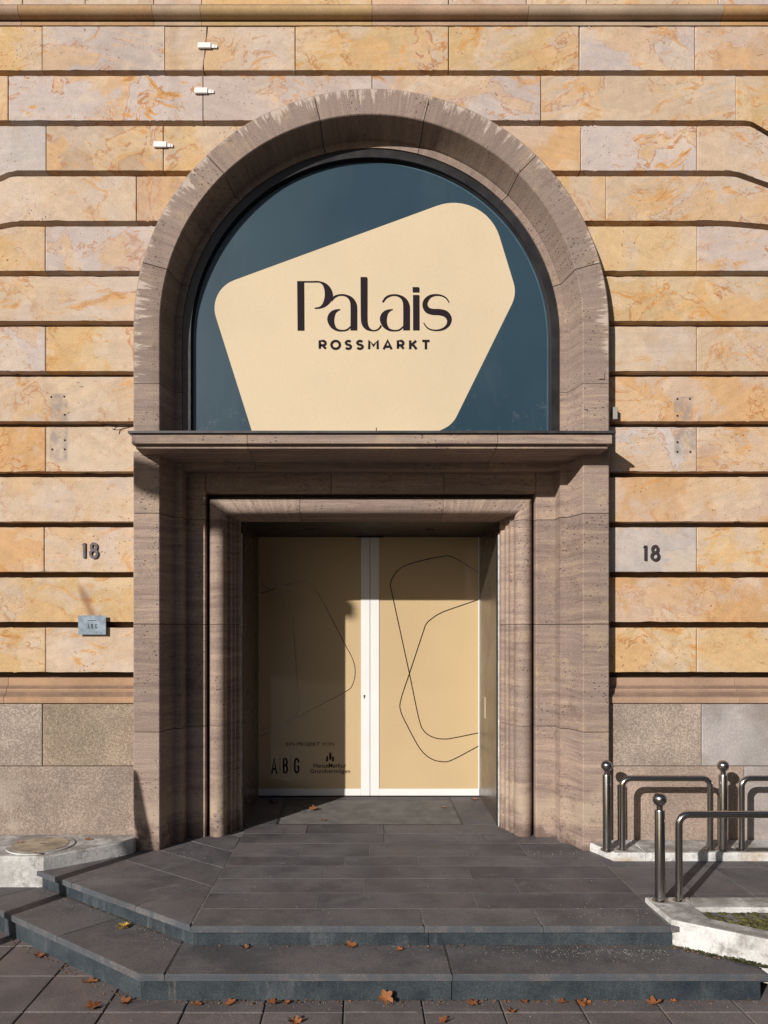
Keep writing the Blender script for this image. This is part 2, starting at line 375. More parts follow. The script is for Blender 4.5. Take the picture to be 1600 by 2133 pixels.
# ------------------------------------------------------------------ mesh helpers
CNT = {}
def link(name, me, m, parent=None, color=None, smooth=None):
    o = bpy.data.objects.new(name, me); COL.objects.link(o)
    if m is not None and not me.materials: me.materials.append(m)
    if parent is not None: o.parent = parent
    if color: o.color = color
    if smooth is not None:
        me.shade_smooth(); me.set_sharp_from_angle(angle=R(smooth))
    return o
def from_bm(name, bm, m, parent=None, color=None, smooth=None):
    bmesh.ops.recalc_face_normals(bm, faces=bm.faces)
    me = bpy.data.meshes.new(name); bm.to_mesh(me); bm.free()
    return link(name, me, m, parent, color, smooth)
def empty(name, loc=(0, 0, 0)):
    o = bpy.data.objects.new(name, None); COL.objects.link(o); o.location = loc; o.empty_display_size = .1
    return o
def tag(o, label=None, cat=None, group=None, kind=None):
    if label: o['label'] = label
    if cat: o['category'] = cat
    if group: o['group'] = group
    if kind: o['kind'] = kind
    return o
def add_prism(bm, poly, axis, a, b, bevel=0, seg=2, which='front'):
    """poly of (p,q); axis 'y': points (x,z) from depth a (front) to b; axis 'z': points (x,y) from a (bottom) to b (top)"""
    f = (lambda p, t: (p[0], t, p[1])) if axis == 'y' else (lambda p, t: (p[0], p[1], t))
    A = [bm.verts.new(f(p, a)) for p in poly]; B = [bm.verts.new(f(p, b)) for p in poly]
    n = len(poly)
    fa = bm.faces.new(A); fb = bm.faces.new(B[::-1])
    for i in range(n): bm.faces.new((A[i], B[i], B[(i+1) % n], A[(i+1) % n]))
    if bevel:
        face = fa if axis == 'y' else fb
        bmesh.ops.bevel(bm, geom=list(face.edges), offset=bevel, offset_type='OFFSET', segments=seg, profile=.55, affect='EDGES', clamp_overlap=True)
def prism(name, poly, axis, a, b, m, parent=None, bevel=0, seg=2, color=None, smooth=None):
    bm = bmesh.new(); add_prism(bm, poly, axis, a, b, bevel, seg)
    return from_bm(name, bm, m, parent, color, smooth)
def add_box(bm, x0, x1, y0, y1, z0, z1, bevel=0, seg=1):
    v = bmesh.ops.create_cube(bm, size=1)['verts']
    for k in v: k.co = Vector(((x0+x1)/2+k.co.x*(x1-x0), (y0+y1)/2+k.co.y*(y1-y0), (z0+z1)/2+k.co.z*(z1-z0)))
    if bevel:
        e = {ed for k in v for ed in k.link_edges}
        bmesh.ops.bevel(bm, geom=list(e), offset=bevel, offset_type='OFFSET', segments=seg, profile=.5, affect='EDGES')
def box(name, x0, x1, y0, y1, z0, z1, m, parent=None, bevel=0, seg=1, color=None):
    bm = bmesh.new(); add_box(bm, x0, x1, y0, y1, z0, z1, bevel, seg); return from_bm(name, bm, m, parent, color)
def loft(name, rings, m, parent=None, vpar=None, closed=True, smooth=30, cap=True, swap=False):
    """rings: lists of equal length of 3-D points; uv u = length along the ring, v = vpar per ring"""
    bm = bmesh.new(); uvl = bm.loops.layers.uv.new('UVMap')
    vs = [[bm.verts.new(p) for p in r] for r in rings]; n = len(rings[0])
    r0 = rings[0]; us = [0]
    for i in range(1, n+1): us.append(us[-1]+(Vector(r0[i % n])-Vector(r0[i-1])).length)
    vpar = vpar or list(range(len(rings)))
    for j in range(len(rings)-1):
        for i in range(n if closed else n-1):
            k = (i+1) % n
            try: f = bm.faces.new((vs[j][i], vs[j][k], vs[j+1][k], vs[j+1][i]))
            except ValueError: continue
            for lp, (u, v) in zip(f.loops, ((us[i], vpar[j]), (us[i+1], vpar[j]), (us[i+1], vpar[j+1]), (us[i], vpar[j+1]))): lp[uvl].uv = (v, u) if swap else (u, v)
    if cap and closed:
        for r, vv in ((vs[0], vpar[0]), (vs[-1][::-1], vpar[-1])):
            f = bm.faces.new(r)
            for q, lp in enumerate(f.loops): lp[uvl].uv = (q*.01, vv)
    return from_bm(name, bm, m, parent, None, smooth)
def box_uv(o):       # uv in metres by the dominant axis, for flat stones
    me = o.data; uvl = me.uv_layers.new(name='UVMap') if not me.uv_layers else me.uv_layers[0]
    for p in me.polygons:
        a = max(range(3), key=lambda i: abs(p.normal[i]))
        for li in p.loop_indices:
            c = me.vertices[me.loops[li].vertex_index].co
            uvl.data[li].uv = (c.x, c.z) if a == 1 else ((c.y, c.z) if a == 0 else (c.x, c.y))
    return o
def clip(poly, planes):      # keep n.p <= c
    for (nx, ny, c) in planes:
        out = []
        for i in range(len(poly)):
            p, q = poly[i], poly[(i+1) % len(poly)]
            dp, dq = nx*p[0]+ny*p[1]-c, nx*q[0]+ny*q[1]-c
            if dp <= 0: out.append(p)
            if dp*dq < 0:
                s = dp/(dp-dq); out.append((p[0]+s*(q[0]-p[0]), p[1]+s*(q[1]-p[1])))
        poly = out
        if len(poly) < 3: return []
    return poly
def area(poly): return abs(sum(poly[i][0]*poly[(i+1) % len(poly)][1]-poly[(i+1) % len(poly)][0]*poly[i][1] for i in range(len(poly))))/2
def catmull(pts, n=8, closed=False):
    out = []; N = len(pts)
    for i in range(N if closed else N-1):
        g = lambda k: pts[k % N] if closed else pts[min(max(k, 0), N-1)]
        p0, p1, p2, p3 = g(i-1), g(i), g(i+1), g(i+2)
        for s in range(n):
            t = s/n
            out.append(tuple(.5*((2*b)+(-a+c)*t+(2*a-5*b+4*c-d)*t*t+(-a+3*b-3*c+d)*t**3) for a, b, c, d in zip(p0, p1, p2, p3)))
    if not closed: out.append(tuple(pts[-1]))
    return out
def add_ribbon(bm, pts, f, y0, thick):
    """pts (u,v,width) -> a flat stroke of that width, f maps (u,v) to (x,z); its face lies at y0, its back at y0+thick"""
    L, Rr = [], []
    for i, p in enumerate(pts):
        a = pts[max(i-1, 0)]; b = pts[min(i+1, len(pts)-1)]
        d = Vector((b[0]-a[0], b[1]-a[1])); d = d.normalized() if d.length > 1e-9 else Vector((1, 0))
        k = 1.0
        if 0 < i < len(pts)-1:
            d1 = Vector((p[0]-a[0], p[1]-a[1])).normalized(); k = min(1.3, 1/max(.5, abs(d1.dot(d))))
        n = Vector((-d.y, d.x))*p[2]/2*k
        L.append(f(p[0]+n.x, p[1]+n.y)); Rr.append(f(p[0]-n.x, p[1]-n.y))
    ring = L+Rr[::-1]
    m = len(L)
    A = [(bm.verts.new((x, y0, z))) for x, z in L]; B = [(bm.verts.new((x, y0, z))) for x, z in Rr]
    for i in range(m-1): bm.faces.new((A[i], A[i+1], B[i+1], B[i]))
    if thick:
        C = [(bm.verts.new((x, y0+thick, z))) for x, z in L]; D = [(bm.verts.new((x, y0+thick, z))) for x, z in Rr]
        for i in range(m-1):
            bm.faces.new((A[i], C[i], C[i+1], A[i+1])); bm.faces.new((B[i], B[i+1], D[i+1], D[i]))
        bm.faces.new((A[0], B[0], D[0], C[0])); bm.faces.new((A[-1], C[-1], D[-1], B[-1]))
def tube(bm, pts, rad, seg=16, caps=True):
    rings = []; pts = [Vector(p) for p in pts]; up = None
    for i, p in enumerate(pts):
        d = (pts[min(i+1, len(pts)-1)]-pts[max(i-1, 0)]).normalized()
        if up is None: up = d.orthogonal().normalized()
        up = (up-d*up.dot(d)).normalized(); s = d.cross(up)
        r = rad[i] if isinstance(rad, (list, tuple)) else rad
        rings.append([bm.verts.new(p+(up*math.cos(a)+s*math.sin(a))*r) for a in [2*math.pi*k/seg for k in range(seg)]])
    for a, b in zip(rings, rings[1:]):
        for k in range(seg): bm.faces.new((a[k], a[(k+1) % seg], b[(k+1) % seg], b[k]))
    if caps: bm.faces.new(rings[0][::-1]); bm.faces.new(rings[-1])

# ================================================================== GROUND
ground = tag(box('street', -200, 200, -200, 200, -.5, -.034, M['street']), 'dark asphalt street under the pavement slabs', kind='structure')
pave = tag(box('pavement', -9, 9, -1.6, 6.0, -.0335, -.010, M['dark_joint']), 'grey concrete slab pavement in front of the entrance steps', kind='structure')
SL = .376
slab_me = None
def pave_slab(x, y):
    global slab_me
    if slab_me is None:
        o = prism('paving_slab', [(-SL/2+.003, -SL/2+.003), (SL/2-.003, -SL/2+.003), (SL/2-.003, SL/2-.003), (-SL/2+.003, SL/2-.003)], 'z', -.04, 0, M['pavement'], pave, .004, 1)
        slab_me = o.data
    else: o = link('paving_slab', slab_me, None, pave)
    o.location = (x, y, random.uniform(-.002, .0015)); o.rotation_euler = (random.uniform(-.003, .003), random.uniform(-.003, .003), 0)
for j in range(-2, 5):
    yc = 3.60+.08+SL/2-.376*2+j*SL-.075
    if j == -2: continue
    for i in range(-12, 13):
        xc = i*SL+.03+(SL/2 if j % 2 else 0)*0
        if yc > 4.0 and xc > -1.0: continue
        if yc > 4.6 and xc > -2.0: continue
        pave_slab(xc, yc)

# ================================================================== STEPS AND LANDING
ZT, ZL = .135, .241
def zfl(y): return ZL+.0295*max(0, y-5.6)
def slope(o):
    for v in o.data.vertices: v.co.z += zfl(v.co.y+o.location.y)-ZL
    return o
steps = tag(empty('steps', (0, 0, 0)), 'two wide dark stone steps with cut-off left corner and landing', kind='structure')
def half(a, b, gap):          # half-plane to the left side of a->b kept; gap inset
    d = Vector((b[0]-a[0], b[1]-a[1])).normalized(); n = (d.y, -d.x)
    return (n[0], n[1], n[0]*a[0]+n[1]*a[1]-gap)
BIG = [(-6, 2), (6, 2), (6, 8), (-6, 8)]
UC, UL = (-.96, 4.02), (-2.15, 4.94)       # upper nosing: corner and far left
LC, LL = (-1.144, 3.70), (-2.207, 4.54)
UD = Vector((UC[0]-UL[0], UC[1]-UL[1])).normalized(); UN = Vector((-UD.y, UD.x))   # UN points to the wall
LD = Vector((LC[0]-LL[0], LC[1]-LL[1])).normalized(); LN = Vector((-LD.y, LD.x))
# bodies behind the slabs
body_u = [(1.60, 4.06), (1.60, 5.3), (3.4, 5.3), (3.4, 7.2), (-3.4, 7.2), (-3.4, 5.95), (UL[0]+UN.x*.04, UL[1]+UN.y*.04), (UC[0]+.01, UC[1]+.04)]
prism('landing_bed', [(1.56, 4.06), (3.6, 4.3), (3.6, 7.6), (-1.9, 7.6), (-2.6, 5.4), (UL[0]+.03, UL[1]+.045), (UC[0]+.012, UC[1]+.04)], 'z', .0, ZL-.0018, M['grout'], steps)
prism('step_bed', [(1.86, 3.74), (1.86, 4.4), (-2.6, 6.0), (-3.6, 6.0), (-3.6, 5.66), (LL[0]+.03, LL[1]+.045), (LC[0]+.015, LC[1]+.04)], 'z', -.03, ZT-.0022, M['dark_joint'], steps)
def slab(name, poly, z0, z1, m, bev=.003):
    if not poly or area(poly) < .002: return
    o = prism(name, poly, 'z', z0, z1, m, steps, bev, 1)
    return slope(o) if z1 > .2 else o
G2 = .0016
def rect(x0, x1, y0, y1, g=G2): return [(x0+g, y0+g), (x1-g, y0+g), (x1-g, y1-g), (x0+g, y1-g)]
# straight rows of the landing
rows = [(4.02, 4.28, [400, 880, 1120, 1407]), (4.28, 4.535, [400, 658, 990, 1380]), (4.535, 4.797, [420, 757, 1075, 1350]), (4.797, 5.05, [440, 675, 977, 1300]),
        (5.05, 5.27, [450, 718, 870, 1290]), (5.27, 5.58, [470, 627, 769, 1090, 1250]), (5.58, 5.83, [480, 800, 1010, 1230]), (5.83, 6.06, [490, 640, 800, 1060, 1230])]
for (y0, y1, xs) in rows:
    ym = (y0+y1)/2
    X = [-.97]+[wx(p, ym) for p in xs[1:-1]]+[1.545]
    for a, b in zip(X, X[1:]):
        if y0 < 4.03:
            slab('landing_slab', rect(a, b, y0, y1), ZL-.032, ZL, M['tread'], .006)
        else: slab('landing_slab', rect(a, b, y0, y1), ZL-.03, ZL+random.uniform(-.0006, .0006), M['paving'], .0022)
# slabs beside the mat and at the threshold
MX0, MX1, MY0, MY1 = -.743, .735, 6.065, 6.85
slab('landing_slab', rect(-1.12, MX0, 6.06, 6.95), ZL-.03, ZL, M['paving'], .0022)
slab('landing_slab', rect(MX1, 1.12, 6.06, 6.95), ZL-.03, ZL, M['paving'], .0022)
slab('landing_slab', rect(MX0, MX1, MY1, 6.95), ZL-.03, ZL, M['paving'], .0022)
# left, rows parallel to the cut corner
offs = [0, .49, .775, 1.06, 1.35]
for r in range(len(offs)-1):
    cuts = [(-.9, .38), (.38, 1.02), (1.02, 2.2)] if r == 0 else ([(-.9, -.05), (-.05, .62), (.62, 2.4)] if r % 2 else [(-.9, .30), (.30, .95), (.95, 2.4)])
    for s0, s1 in cuts:
        P = lambda s, q: (UL[0]+UD.x*s+UN.x*q, UL[1]+UD.y*s+UN.y*q)
        poly = [P(s0+G2, offs[r]+(G2 if r else 0)), P(s1-G2, offs[r]+(G2 if r else 0)), P(s1-G2, offs[r+1]-G2), P(s0+G2, offs[r+1]-G2)]
        poly = clip(poly, [(1, 0, -.97-G2), (0, 1, 6.1), (-1, 0, 2.6)])
        if r == 0: poly = clip(poly, [(0, -1, -4.02)]) if poly else poly
        slab('landing_slab', poly, ZL-.031, ZL+random.uniform(-.0004, .0004), M['tread'] if r == 0 else M['paving'], .006 if r == 0 else .0022)
# right, ramp between the two kerbs
for k in range(6):
    a, b = 1.545+.34*k, 1.545+.34*(k+1)
    for y0, y1 in ((4.02, 4.52), (4.52, 5.02), (5.02, 5.5)):
        if k > 0 and y0 < 4.1: y0 = 4.3
        slab('landing_slab', rect(a, b, y0, y1), ZL-.03, ZL-.0004, M['paving'], .0022)
slab('landing_slab', rect(1.12, 1.545, 5.83, 6.3), ZL-.03, ZL-.0005, M['paving'], .0022)
# lower tread
for a, b in ((-1.022, wx(935, 3.86)), (wx(935, 3.86), 1.888)):
    slab('tread_slab', [(a+G2, 3.70), (b-G2, 3.70), (b-G2, 4.12), (a+G2, 4.12)], ZT-.032, ZT, M['tread'], .006)
def LP(s, q): return (LL[0]+LD.x*s+LN.x*q, LL[1]+LD.y*s+LN.y*q)
LEN = (Vector(LC)-Vector(LL)).length
c1 = LP(LEN, 0)
slab('tread_slab', [LP(.62, 0), LC, (-1.022-G2, 3.70), (-1.022-G2, 4.10), LP(.66, .47)], ZT-.032, ZT, M['tread'], .006)
slab('tread_slab', [LP(-.25, 0), LP(.62-.003, 0), LP(.66-.003, .47), LP(-.2, .47)], ZT-.032, ZT, M['tread'], .006)
slab('tread_slab', [LP(-1.2, 0), LP(-.25-.003, 0), LP(-.2-.003, .47), LP(-1.2, .47)], ZT-.032, ZT, M['tread'], .006)
slab('tread_slab', [LP(-1.6, .473), LP(.3, .473), LP(.3, .9), LP(-1.6, .9)], ZT-.032, ZT-.001, M['tread'], .003)
# risers, set back under the nosing
def riser(a, b, z0, z1, inset=.022, th=.02, e0=0, e1=0):
    d = (Vector(b)-Vector(a)).normalized(); n = Vector((-d.y, d.x))
    p = [Vector(a)+n*inset+d*e0, Vector(b)+n*inset-d*e1, Vector(b)+n*(inset+th)-d*e1, Vector(a)+n*(inset+th)+d*e0]
    prism('riser_slab', [tuple(q) for q in p], 'z', z0, z1, M['riser'], steps)
Xm = wx(655+50, 4.04)
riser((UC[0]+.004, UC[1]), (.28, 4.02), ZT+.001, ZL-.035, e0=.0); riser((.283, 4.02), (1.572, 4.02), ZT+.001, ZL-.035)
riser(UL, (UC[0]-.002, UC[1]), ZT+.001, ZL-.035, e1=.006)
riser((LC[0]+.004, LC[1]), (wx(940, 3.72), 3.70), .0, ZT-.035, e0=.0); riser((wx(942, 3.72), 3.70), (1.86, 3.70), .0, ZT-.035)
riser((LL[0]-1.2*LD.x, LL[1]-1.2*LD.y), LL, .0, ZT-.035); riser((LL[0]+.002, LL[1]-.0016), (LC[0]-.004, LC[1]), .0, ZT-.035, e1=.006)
# foot scraper mat
mat_o = tag(empty('door_mat', (0, 6.6, ZL)), 'ribbed grey foot mat let into the floor before the white doors', 'door mat')
def child(o, parent): o.parent = parent; o.matrix_parent_inverse = Matrix.Translation(parent.location).inverted(); return o
bm = bmesh.new()
y = MY0+.012
while y < MY1-.012:
    add_box(bm, MX0+.012, MX1-.012, y, y+.019, ZL-.014, ZL-.002); y += .031
child(slope(from_bm('mat_rib', bm, simple('mat_rib_grey', (.118, .110, .103), .85, var=.22, scale=9))), mat_o)['kind'] = 'stuff'
child(slope(box('mat_tray', MX0+.002, MX1-.002, MY0+.002, MY1-.002, ZL-.016, ZL-.013, M['dark_joint'])), mat_o)
bm = bmesh.new()
for a in ((MX0+.002, MX1-.002, MY0+.001, MY0+.010), (MX0+.002, MX1-.002, MY1-.010, MY1-.001), (MX0+.001, MX0+.011, MY0+.011, MY1-.011), (MX1-.011, MX1-.001, MY0+.011, MY1-.011)):
    add_box(bm, a[0], a[1], a[2], a[3], ZL-.012, ZL+.001)
child(slope(from_bm('mat_frame', bm, M['lead'])), mat_o)

# ================================================================== BUILDING
bld = tag(empty('building', (0, 5.5, 0)), 'ochre sandstone building front with brown arched portal around white double doors', 'building')
bld.location = (0, 0, 0)
ZC = EYE+2.13                 # springing centre of the arch
RC = 1.60                     # blocks are cut here, behind the archivolt
zrow = lambda k: EYE-.331+.3603*k
XL, XR = -4.4, 4.4
def bend(k, x):               # courses turn down towards the neighbouring openings
    d = 0
    for kk, x0, sl in ((11, wx(1563, DW), .60), (10, wx(1530, DW), .36), (9, wx(1512, DW), .09)):
        if k == kk and x > x0: d -= (min(x, x0+.8)-x0)*sl
    for kk, x0, sl in ((10, wx(26, DW), .40), (9, wx(36, DW), .17)):
        if k == kk and x < x0: d -= (x0-max(x, x0-.8))*sl
    return d
BX = [wx(p, DW) for p in (1563, 1530, 1512, 26, 36)]
pal = {'o': (.560, .345, .180), 'b': (.545, .408, .290), 'l': (.515, .428, .392), 'p': (.550, .374, .258), 'y': (.575, .400, .218), 't': (.520, .366, .238), 'g': (.485, .43, .405)}
def blk(code, v):
    c = pal[code]; k = random.uniform(.88, 1.06); q = random.uniform(-.012, .012)
    return (c[0]*k+q, c[1]*k, c[2]*k-q, v)
def lower(x, zb):
    if abs(x) >= RC: return zb
    return max(zb, ZC+math.sqrt(RC*RC-x*x))
def block(k, xa, xb, color, name='stone_block', zb=None, zt=None):
    """the block between joints k and k+1 of a course"""
    gp = .0205
    zb0 = (zrow(k)+gp) if zb is None else zb; zt0 = (zrow(k+1)-gp) if zt is None else zt
    if zt0 <= ZC:
        if xa < 0 < xb or (xa < 0 and xb > -RC): xb = -RC
        elif 0 < xb and xa < RC: xa = RC
    xs = {xa, xb}
    for b in BX:
        if xa < b < xb: xs.add(b)
    for b in (BX[0]+.8, BX[1]+.8, BX[3]-.8):
        if xa < b < xb: xs.add(b)
    if xa < RC and xb > -RC and zt0 > ZC-.4:
        for i in range(-40, 41):
            x = RC*math.sin(i/40*math.pi/2)
            if xa < x < xb: xs.add(x)
        for zz in (zt0, zb0):
            if 0 <= zz-ZC < RC:
                xc = math.sqrt(RC*RC-(zz-ZC)**2)
                for x in (xc, -xc):
                    if xa < x < xb: xs.add(x)
        for x in (RC+1e-4, -RC-1e-4, RC-1e-4, -RC+1e-4):
            if xa < x < xb: xs.add(x)
    n = max(1, int((xb-xa)/.055))
    for q in range(1, n):
        x = xa+(xb-xa)*(q+random.uniform(-.3, .3))/n
        if all(abs(x-o) > .012 for o in xs): xs.add(x)
    up, lo = [], []
    for x in sorted(xs):
        inner = abs(x-xa) > .01 and abs(x-xb) > .01
        t = zt0+bend(k+1, x); l = lower(x, zb0+bend(k, x))
        if inner: t += random.uniform(-.0022, .0006)-(.006*random.random() if random.random() < .08 else 0)
        if inner and l < zb0+.2 and l <= zb0+bend(k, x)+1e-6: l += random.uniform(-.0006, .0022)+(.007*random.random() if random.random() < .08 else 0)
        if abs(x) < RC and zt0 <= ZC: continue
        if l > t+1e-6: continue
        up.append((x, t)); lo.append((x, l))
    if len(up) < 2: return
    poly = lo+up[::-1]; clean = []
    for p in poly:
        if not clean or (abs(p[0]-clean[-1][0])+abs(p[1]-clean[-1][1])) > .004: clean.append(p)
    if abs(clean[0][0]-clean[-1][0])+abs(clean[0][1]-clean[-1][1]) < .004: clean.pop()
    off = random.uniform(-.0015, .0015)
    prism(name, clean, 'y', DW+off, DW+.088, M['sandstone'], bld, .007, 2, color)
# courses from the top one (k=12 stands under the cornice): joints in photo pixels
JG = .0022
def course(k, joints, codes, zb=None, zt=None):
    X = [XL]+[wx(p, DW) if abs(p) > 10 else p for p in joints]+[XR]
    i = 0
    for a, b, c in zip(X, X[1:], codes):
        if c == '.': continue
        code, v = c[0], min(1, .32+.8*float(c[1:] or .5))
        block(k, a+JG, b-JG, blk(code, v), zb=zb, zt=zt)
LJ, RJ = -160, 1760
A0, A1 = 640, 900            # any pixel inside the arch; those pieces are cut away
course(13, [-120, 47, 178, 320, 420, 775, 935, 1097, 1222, 1497, 1700], ['b.5', 'l.4', 'b.6', 'b.5', 'p.4', 'y.7', 'p.7', 'p.5', 'b.4', 'b.4', 'l.5', 'b.5'], zb=EYE+4.475, zt=EYE+4.86)
course(12, [LJ, 88, 343], ['b.5', 'y.9', 'l.5', '.'], zt=EYE+4.327)
course(12, [615, 935, 1207, 1448, 1640], ['.', 'y.8', 'y.7', 'l.5', 'p.5', 'b.5'], zt=EYE+4.327)
course(11, [-300, 17, 423, 775, 1127, 1533, 1790], ['b.5', 'o.5', 'l.85', 'l.5', 'l.5', 'b.55', 'y.9', 'b.5'])
course(10, [-150, 96, 340, 773, 1210, 1452, 1720], ['b.5', 'g.2', 't.9', 'y.5', 'o.2', 'l.95', 'b.5', 'l.5'])
course(9, [-90, 284, 773, 1262, 1640], ['l.5', 'b.35', 'p.4', 'y.35', 'b.6', 'o.5'])
course(8, [-170, 94, 773, 1452, 1780], ['o.5', 'y.2', 'l.5', 'y.6', 'l.9', 'b.5'])
course(7, [-80, 773, 1690], ['b.5', 'b.6', 'y.95', 'b.5'])
course(6, [-180, 95, 773, 1452, 1750], ['b.5', 'l.3', 'y.6', 'b.3', 'b.3', 'l.5'])
course(5, [-100, 773, 1660], ['y.5', 'b.5', 'o.8', 'b.4'])
course(4, [-170, 95, 773, 1452, 1770], ['l.5', 'o.8', 'b.9', 'g.4', 'p.5', 'y.5'])
course(3, [-120, 773, 1680], ['b.5', 'b.35', 'o.35', 'l.3'])
course(2, [-160, 92, 773, 1452, 1740], ['l.5', 'o.5', 'b.3', 'g.2', 'y.6', 'b.5'])
course(1, [10, 773, 1700], ['y.5', 'p.3', 'o.3', 'b.4'])
course(0, [-170, 95, 773, 1452, 1720], ['b.5', 'y.8', 'b.7', 'y.99', 'y.4', 'o.5'])
# the cracked block under the cornice
zt_, zb_ = EYE+4.327, zrow(12)+.0205
cr = [(432, 55), (431, 78), (426, 100), (428, 112), (423, 128), (424, 147)]
crp = [(wx(a, DW), wz(b, DW)) for a, b in cr]; crp[0] = (crp[0][0], zt_); crp[-1] = (crp[-1][0], zb_)
x0, x1 = wx(343, DW)+JG, wx(615, DW)-JG
prism('stone_block', [(x0, zb_)]+[(p[0]-.0035, p[1]) for p in crp[::-1]]+[(x0, zt_)], 'y', DW, DW+.088, M['sandstone'], bld, .004, 1, blk('b', .5))
prism('stone_block', [(x1, zt_)]+[(p[0]+.0035, p[1]) for p in crp]+[(x1, zb_)], 'y', DW+.001, DW+.088, M['sandstone'], bld, .004, 1, blk('b', .75))
# wall core behind the grooves: an arch-shaped opening left free
core = [(XL, -.1), (-1.58, -.1), (-1.58, ZC)]+[(1.58*math.cos(R(a)), ZC+1.58*math.sin(R(a))) for a in range(176, 3, -4)]+[(1.58, ZC), (1.58, -.1), (XR, -.1), (XR, 7.2), (XL, 7.2)]
prism('wall_core', core, 'y', DW+.084, 6.3, M['backing'], bld)
# cornice: swept profile (depth, height)
def run_moulding(name, prof, joints, gap, colors):
    for (a, b), c in zip(zip(joints, joints[1:]), colors):
        rings = [[(x, d, z) for d, z in prof] for x in (a+gap, b-gap)]
        o = loft(name, rings, M['moulding'], bld, [0, b-a], True, 35); o.color = c
zc = EYE+4.345
prof = [(DW+.08, zc-.012), (DW-.004, zc-.012), (DW-.004, zc+.012), (DW+.030, zc+.016), (DW+.030, zc+.022)]
prof += [(DW-.012-.052*math.sin(t), zc+.070-.046*math.cos(t)) for t in [math.pi*i/10 for i in range(11)]]
prof += [(DW+.012, zc+.122), (DW+.08, zc+.124)]
jc = [XL]+[wx(p, 5.48) for p in (40, 318, 418, 775, 1100, 1505)]+[XR]
run_moulding('cornice_stone', prof, jc, .0015, [tuple(q*.80 for q in blk(c, .4)) for c in 'pobypbo'])
# base moulding over the plinth
zt_, zb_ = EYE-.352, EYE-.530
prof = [(DW+.08, zt_), (5.540, zt_), (5.540, zt_-.044), (5.537, zt_-.056), (5.528, zt_-.068), (5.512, zt_-.078), (5.512, zt_-.088)]
prof += [(5.508, zt_-.100), (5.498, zt_-.112), (5.466, zt_-.130), (5.464, zt_-.136), (5.464, zb_+.004), (5.468, zb_), (DW+.08, zb_)]
run_moulding('base_moulding_stone', prof, [XL, wx(8, 5.47), -1.61], .0015, [(.40, .255, .165, .15), (.40, .25, .155, .15)])
run_moulding('base_moulding_stone', prof, [1.61, wx(1540, 5.47), wx(1640, 5.47), XR], .0015, [(.37, .245, .175, .1), (.38, .25, .175, .1), (.4, .25, .16, .1)])
# granite plinth
DP = 5.478
def plinth(x0, x1, z0, z1, c, sp, off=0):
    prism('plinth_stone', [(x0+.002, z0+.002), (x1-.002, z0+.002), (x1-.002, z1-.002), (x0+.002, z1-.002)], 'y', DP+off, DP+.12, M['granite'], bld, .006, 2, (*c, sp))
zp1, zpm, zp0 = zb_-.001, wz(1596, DP), .0
plinth(XL, wx(-190, DP), zpm, zp1, (.29, .235, .19), .8)
plinth(wx(-190, DP), wx(88, DP), zpm, zp1, (.36, .295, .245), .8); plinth(wx(88, DP), -1.61, zpm, zp1, (.33, .255, .19), .75, .002)
plinth(XL, wx(-80, DP), zp0, zpm, (.28, .22, .18), .8); plinth(wx(-80, DP), -1.61, zp0, zpm, (.325, .25, .205), .7, -.002)
plinth(1.61, wx(1462, DP), zpm, zp1, (.38, .30, .25), .75); plinth(wx(1462, DP), wx(1720, DP), zpm, zp1, (.40, .365, .355), .2, .002); plinth(wx(1720, DP), XR, zpm, zp1, (.33, .27, .22), .7)
plinth(1.61, wx(1551, DP), zp0, zpm, (.37, .28, .23), .6, .003); plinth(wx(1551, DP), XR, zp0, zpm, (.36, .315, .30), .3)

# ---------------- portal: jambs, arch, architrave, lintel, canopy
cove = [(1.488-.056*t-.014*math.sin(math.pi*t)*0, 5.406+.194*t+.012*math.sin(math.pi*t)) for t in [i/8 for i in range(9)]]
front = [(1.675, 5.72), (1.675, 5.409), (1.667, 5.401), (1.494, 5.400)]
moul = cove+[(1.432, 5.602), (1.380, 5.602)]
jamb = front[1:]+moul+[(1.374, 5.730), (1.238, 5.730), (1.232, 5.737), (1.232, 5.86), (1.55, 5.95), (1.675, 5.95)]
archp = front[1:]+moul+[(1.378, 5.76), (1.675, 5.76)]
zj = [ZL-.005, wz(1525, 5.4), wz(1300, 5.4), wz(1069, 5.4), EYE+1.25]
for s in (-1, 1):
    for a, b in zip(zj, zj[1:]):
        g0 = .0026
        rings = [[(s*x, d, z) for x, d in jamb] for z in (a+g0, b-g0)]
        loft('jamb_stone', rings, M['portal'], bld, [a, b])
    za, zb2, zs = EYE+1.30, wz(799, 5.4), ZC
    # springer stones below and at the start of the arch
    rings = [[(s*x, d, z) for x, d in archp] for z in (za, zb2-.0018)]
    loft('arch_stone', rings, M['arch'] if 0 else M['portal'], bld, [za, zb2])
    th = R(15.5)
    rings = [[(s*x, d, zb2+.0018) for x, d in archp], [(s*x, d, zs) for x, d in archp]]; vv = [zb2, zs]
    for i in range(1, 7):
        t = (th-.0019)*i/6; rings.append([(s*r*math.cos(t), d, ZC+r*math.sin(t)) for r, d in archp]); vv.append(zs+1.6*t)
    loft('arch_stone', rings, M['arch'], bld, vv)
ang = [15.5, 46, 75.7, 104, 134, 164.5]
for a0, a1 in zip(ang, ang[1:]):
    ts = [R(a0)+.0019+(R(a1)-R(a0)-.0038)*i/14 for i in range(15)]
    loft('arch_stone', [[(r*math.cos(t), d, ZC+r*math.sin(t)) for r, d in archp] for t in ts], M['arch'], bld, [t*1.6 for t in ts])
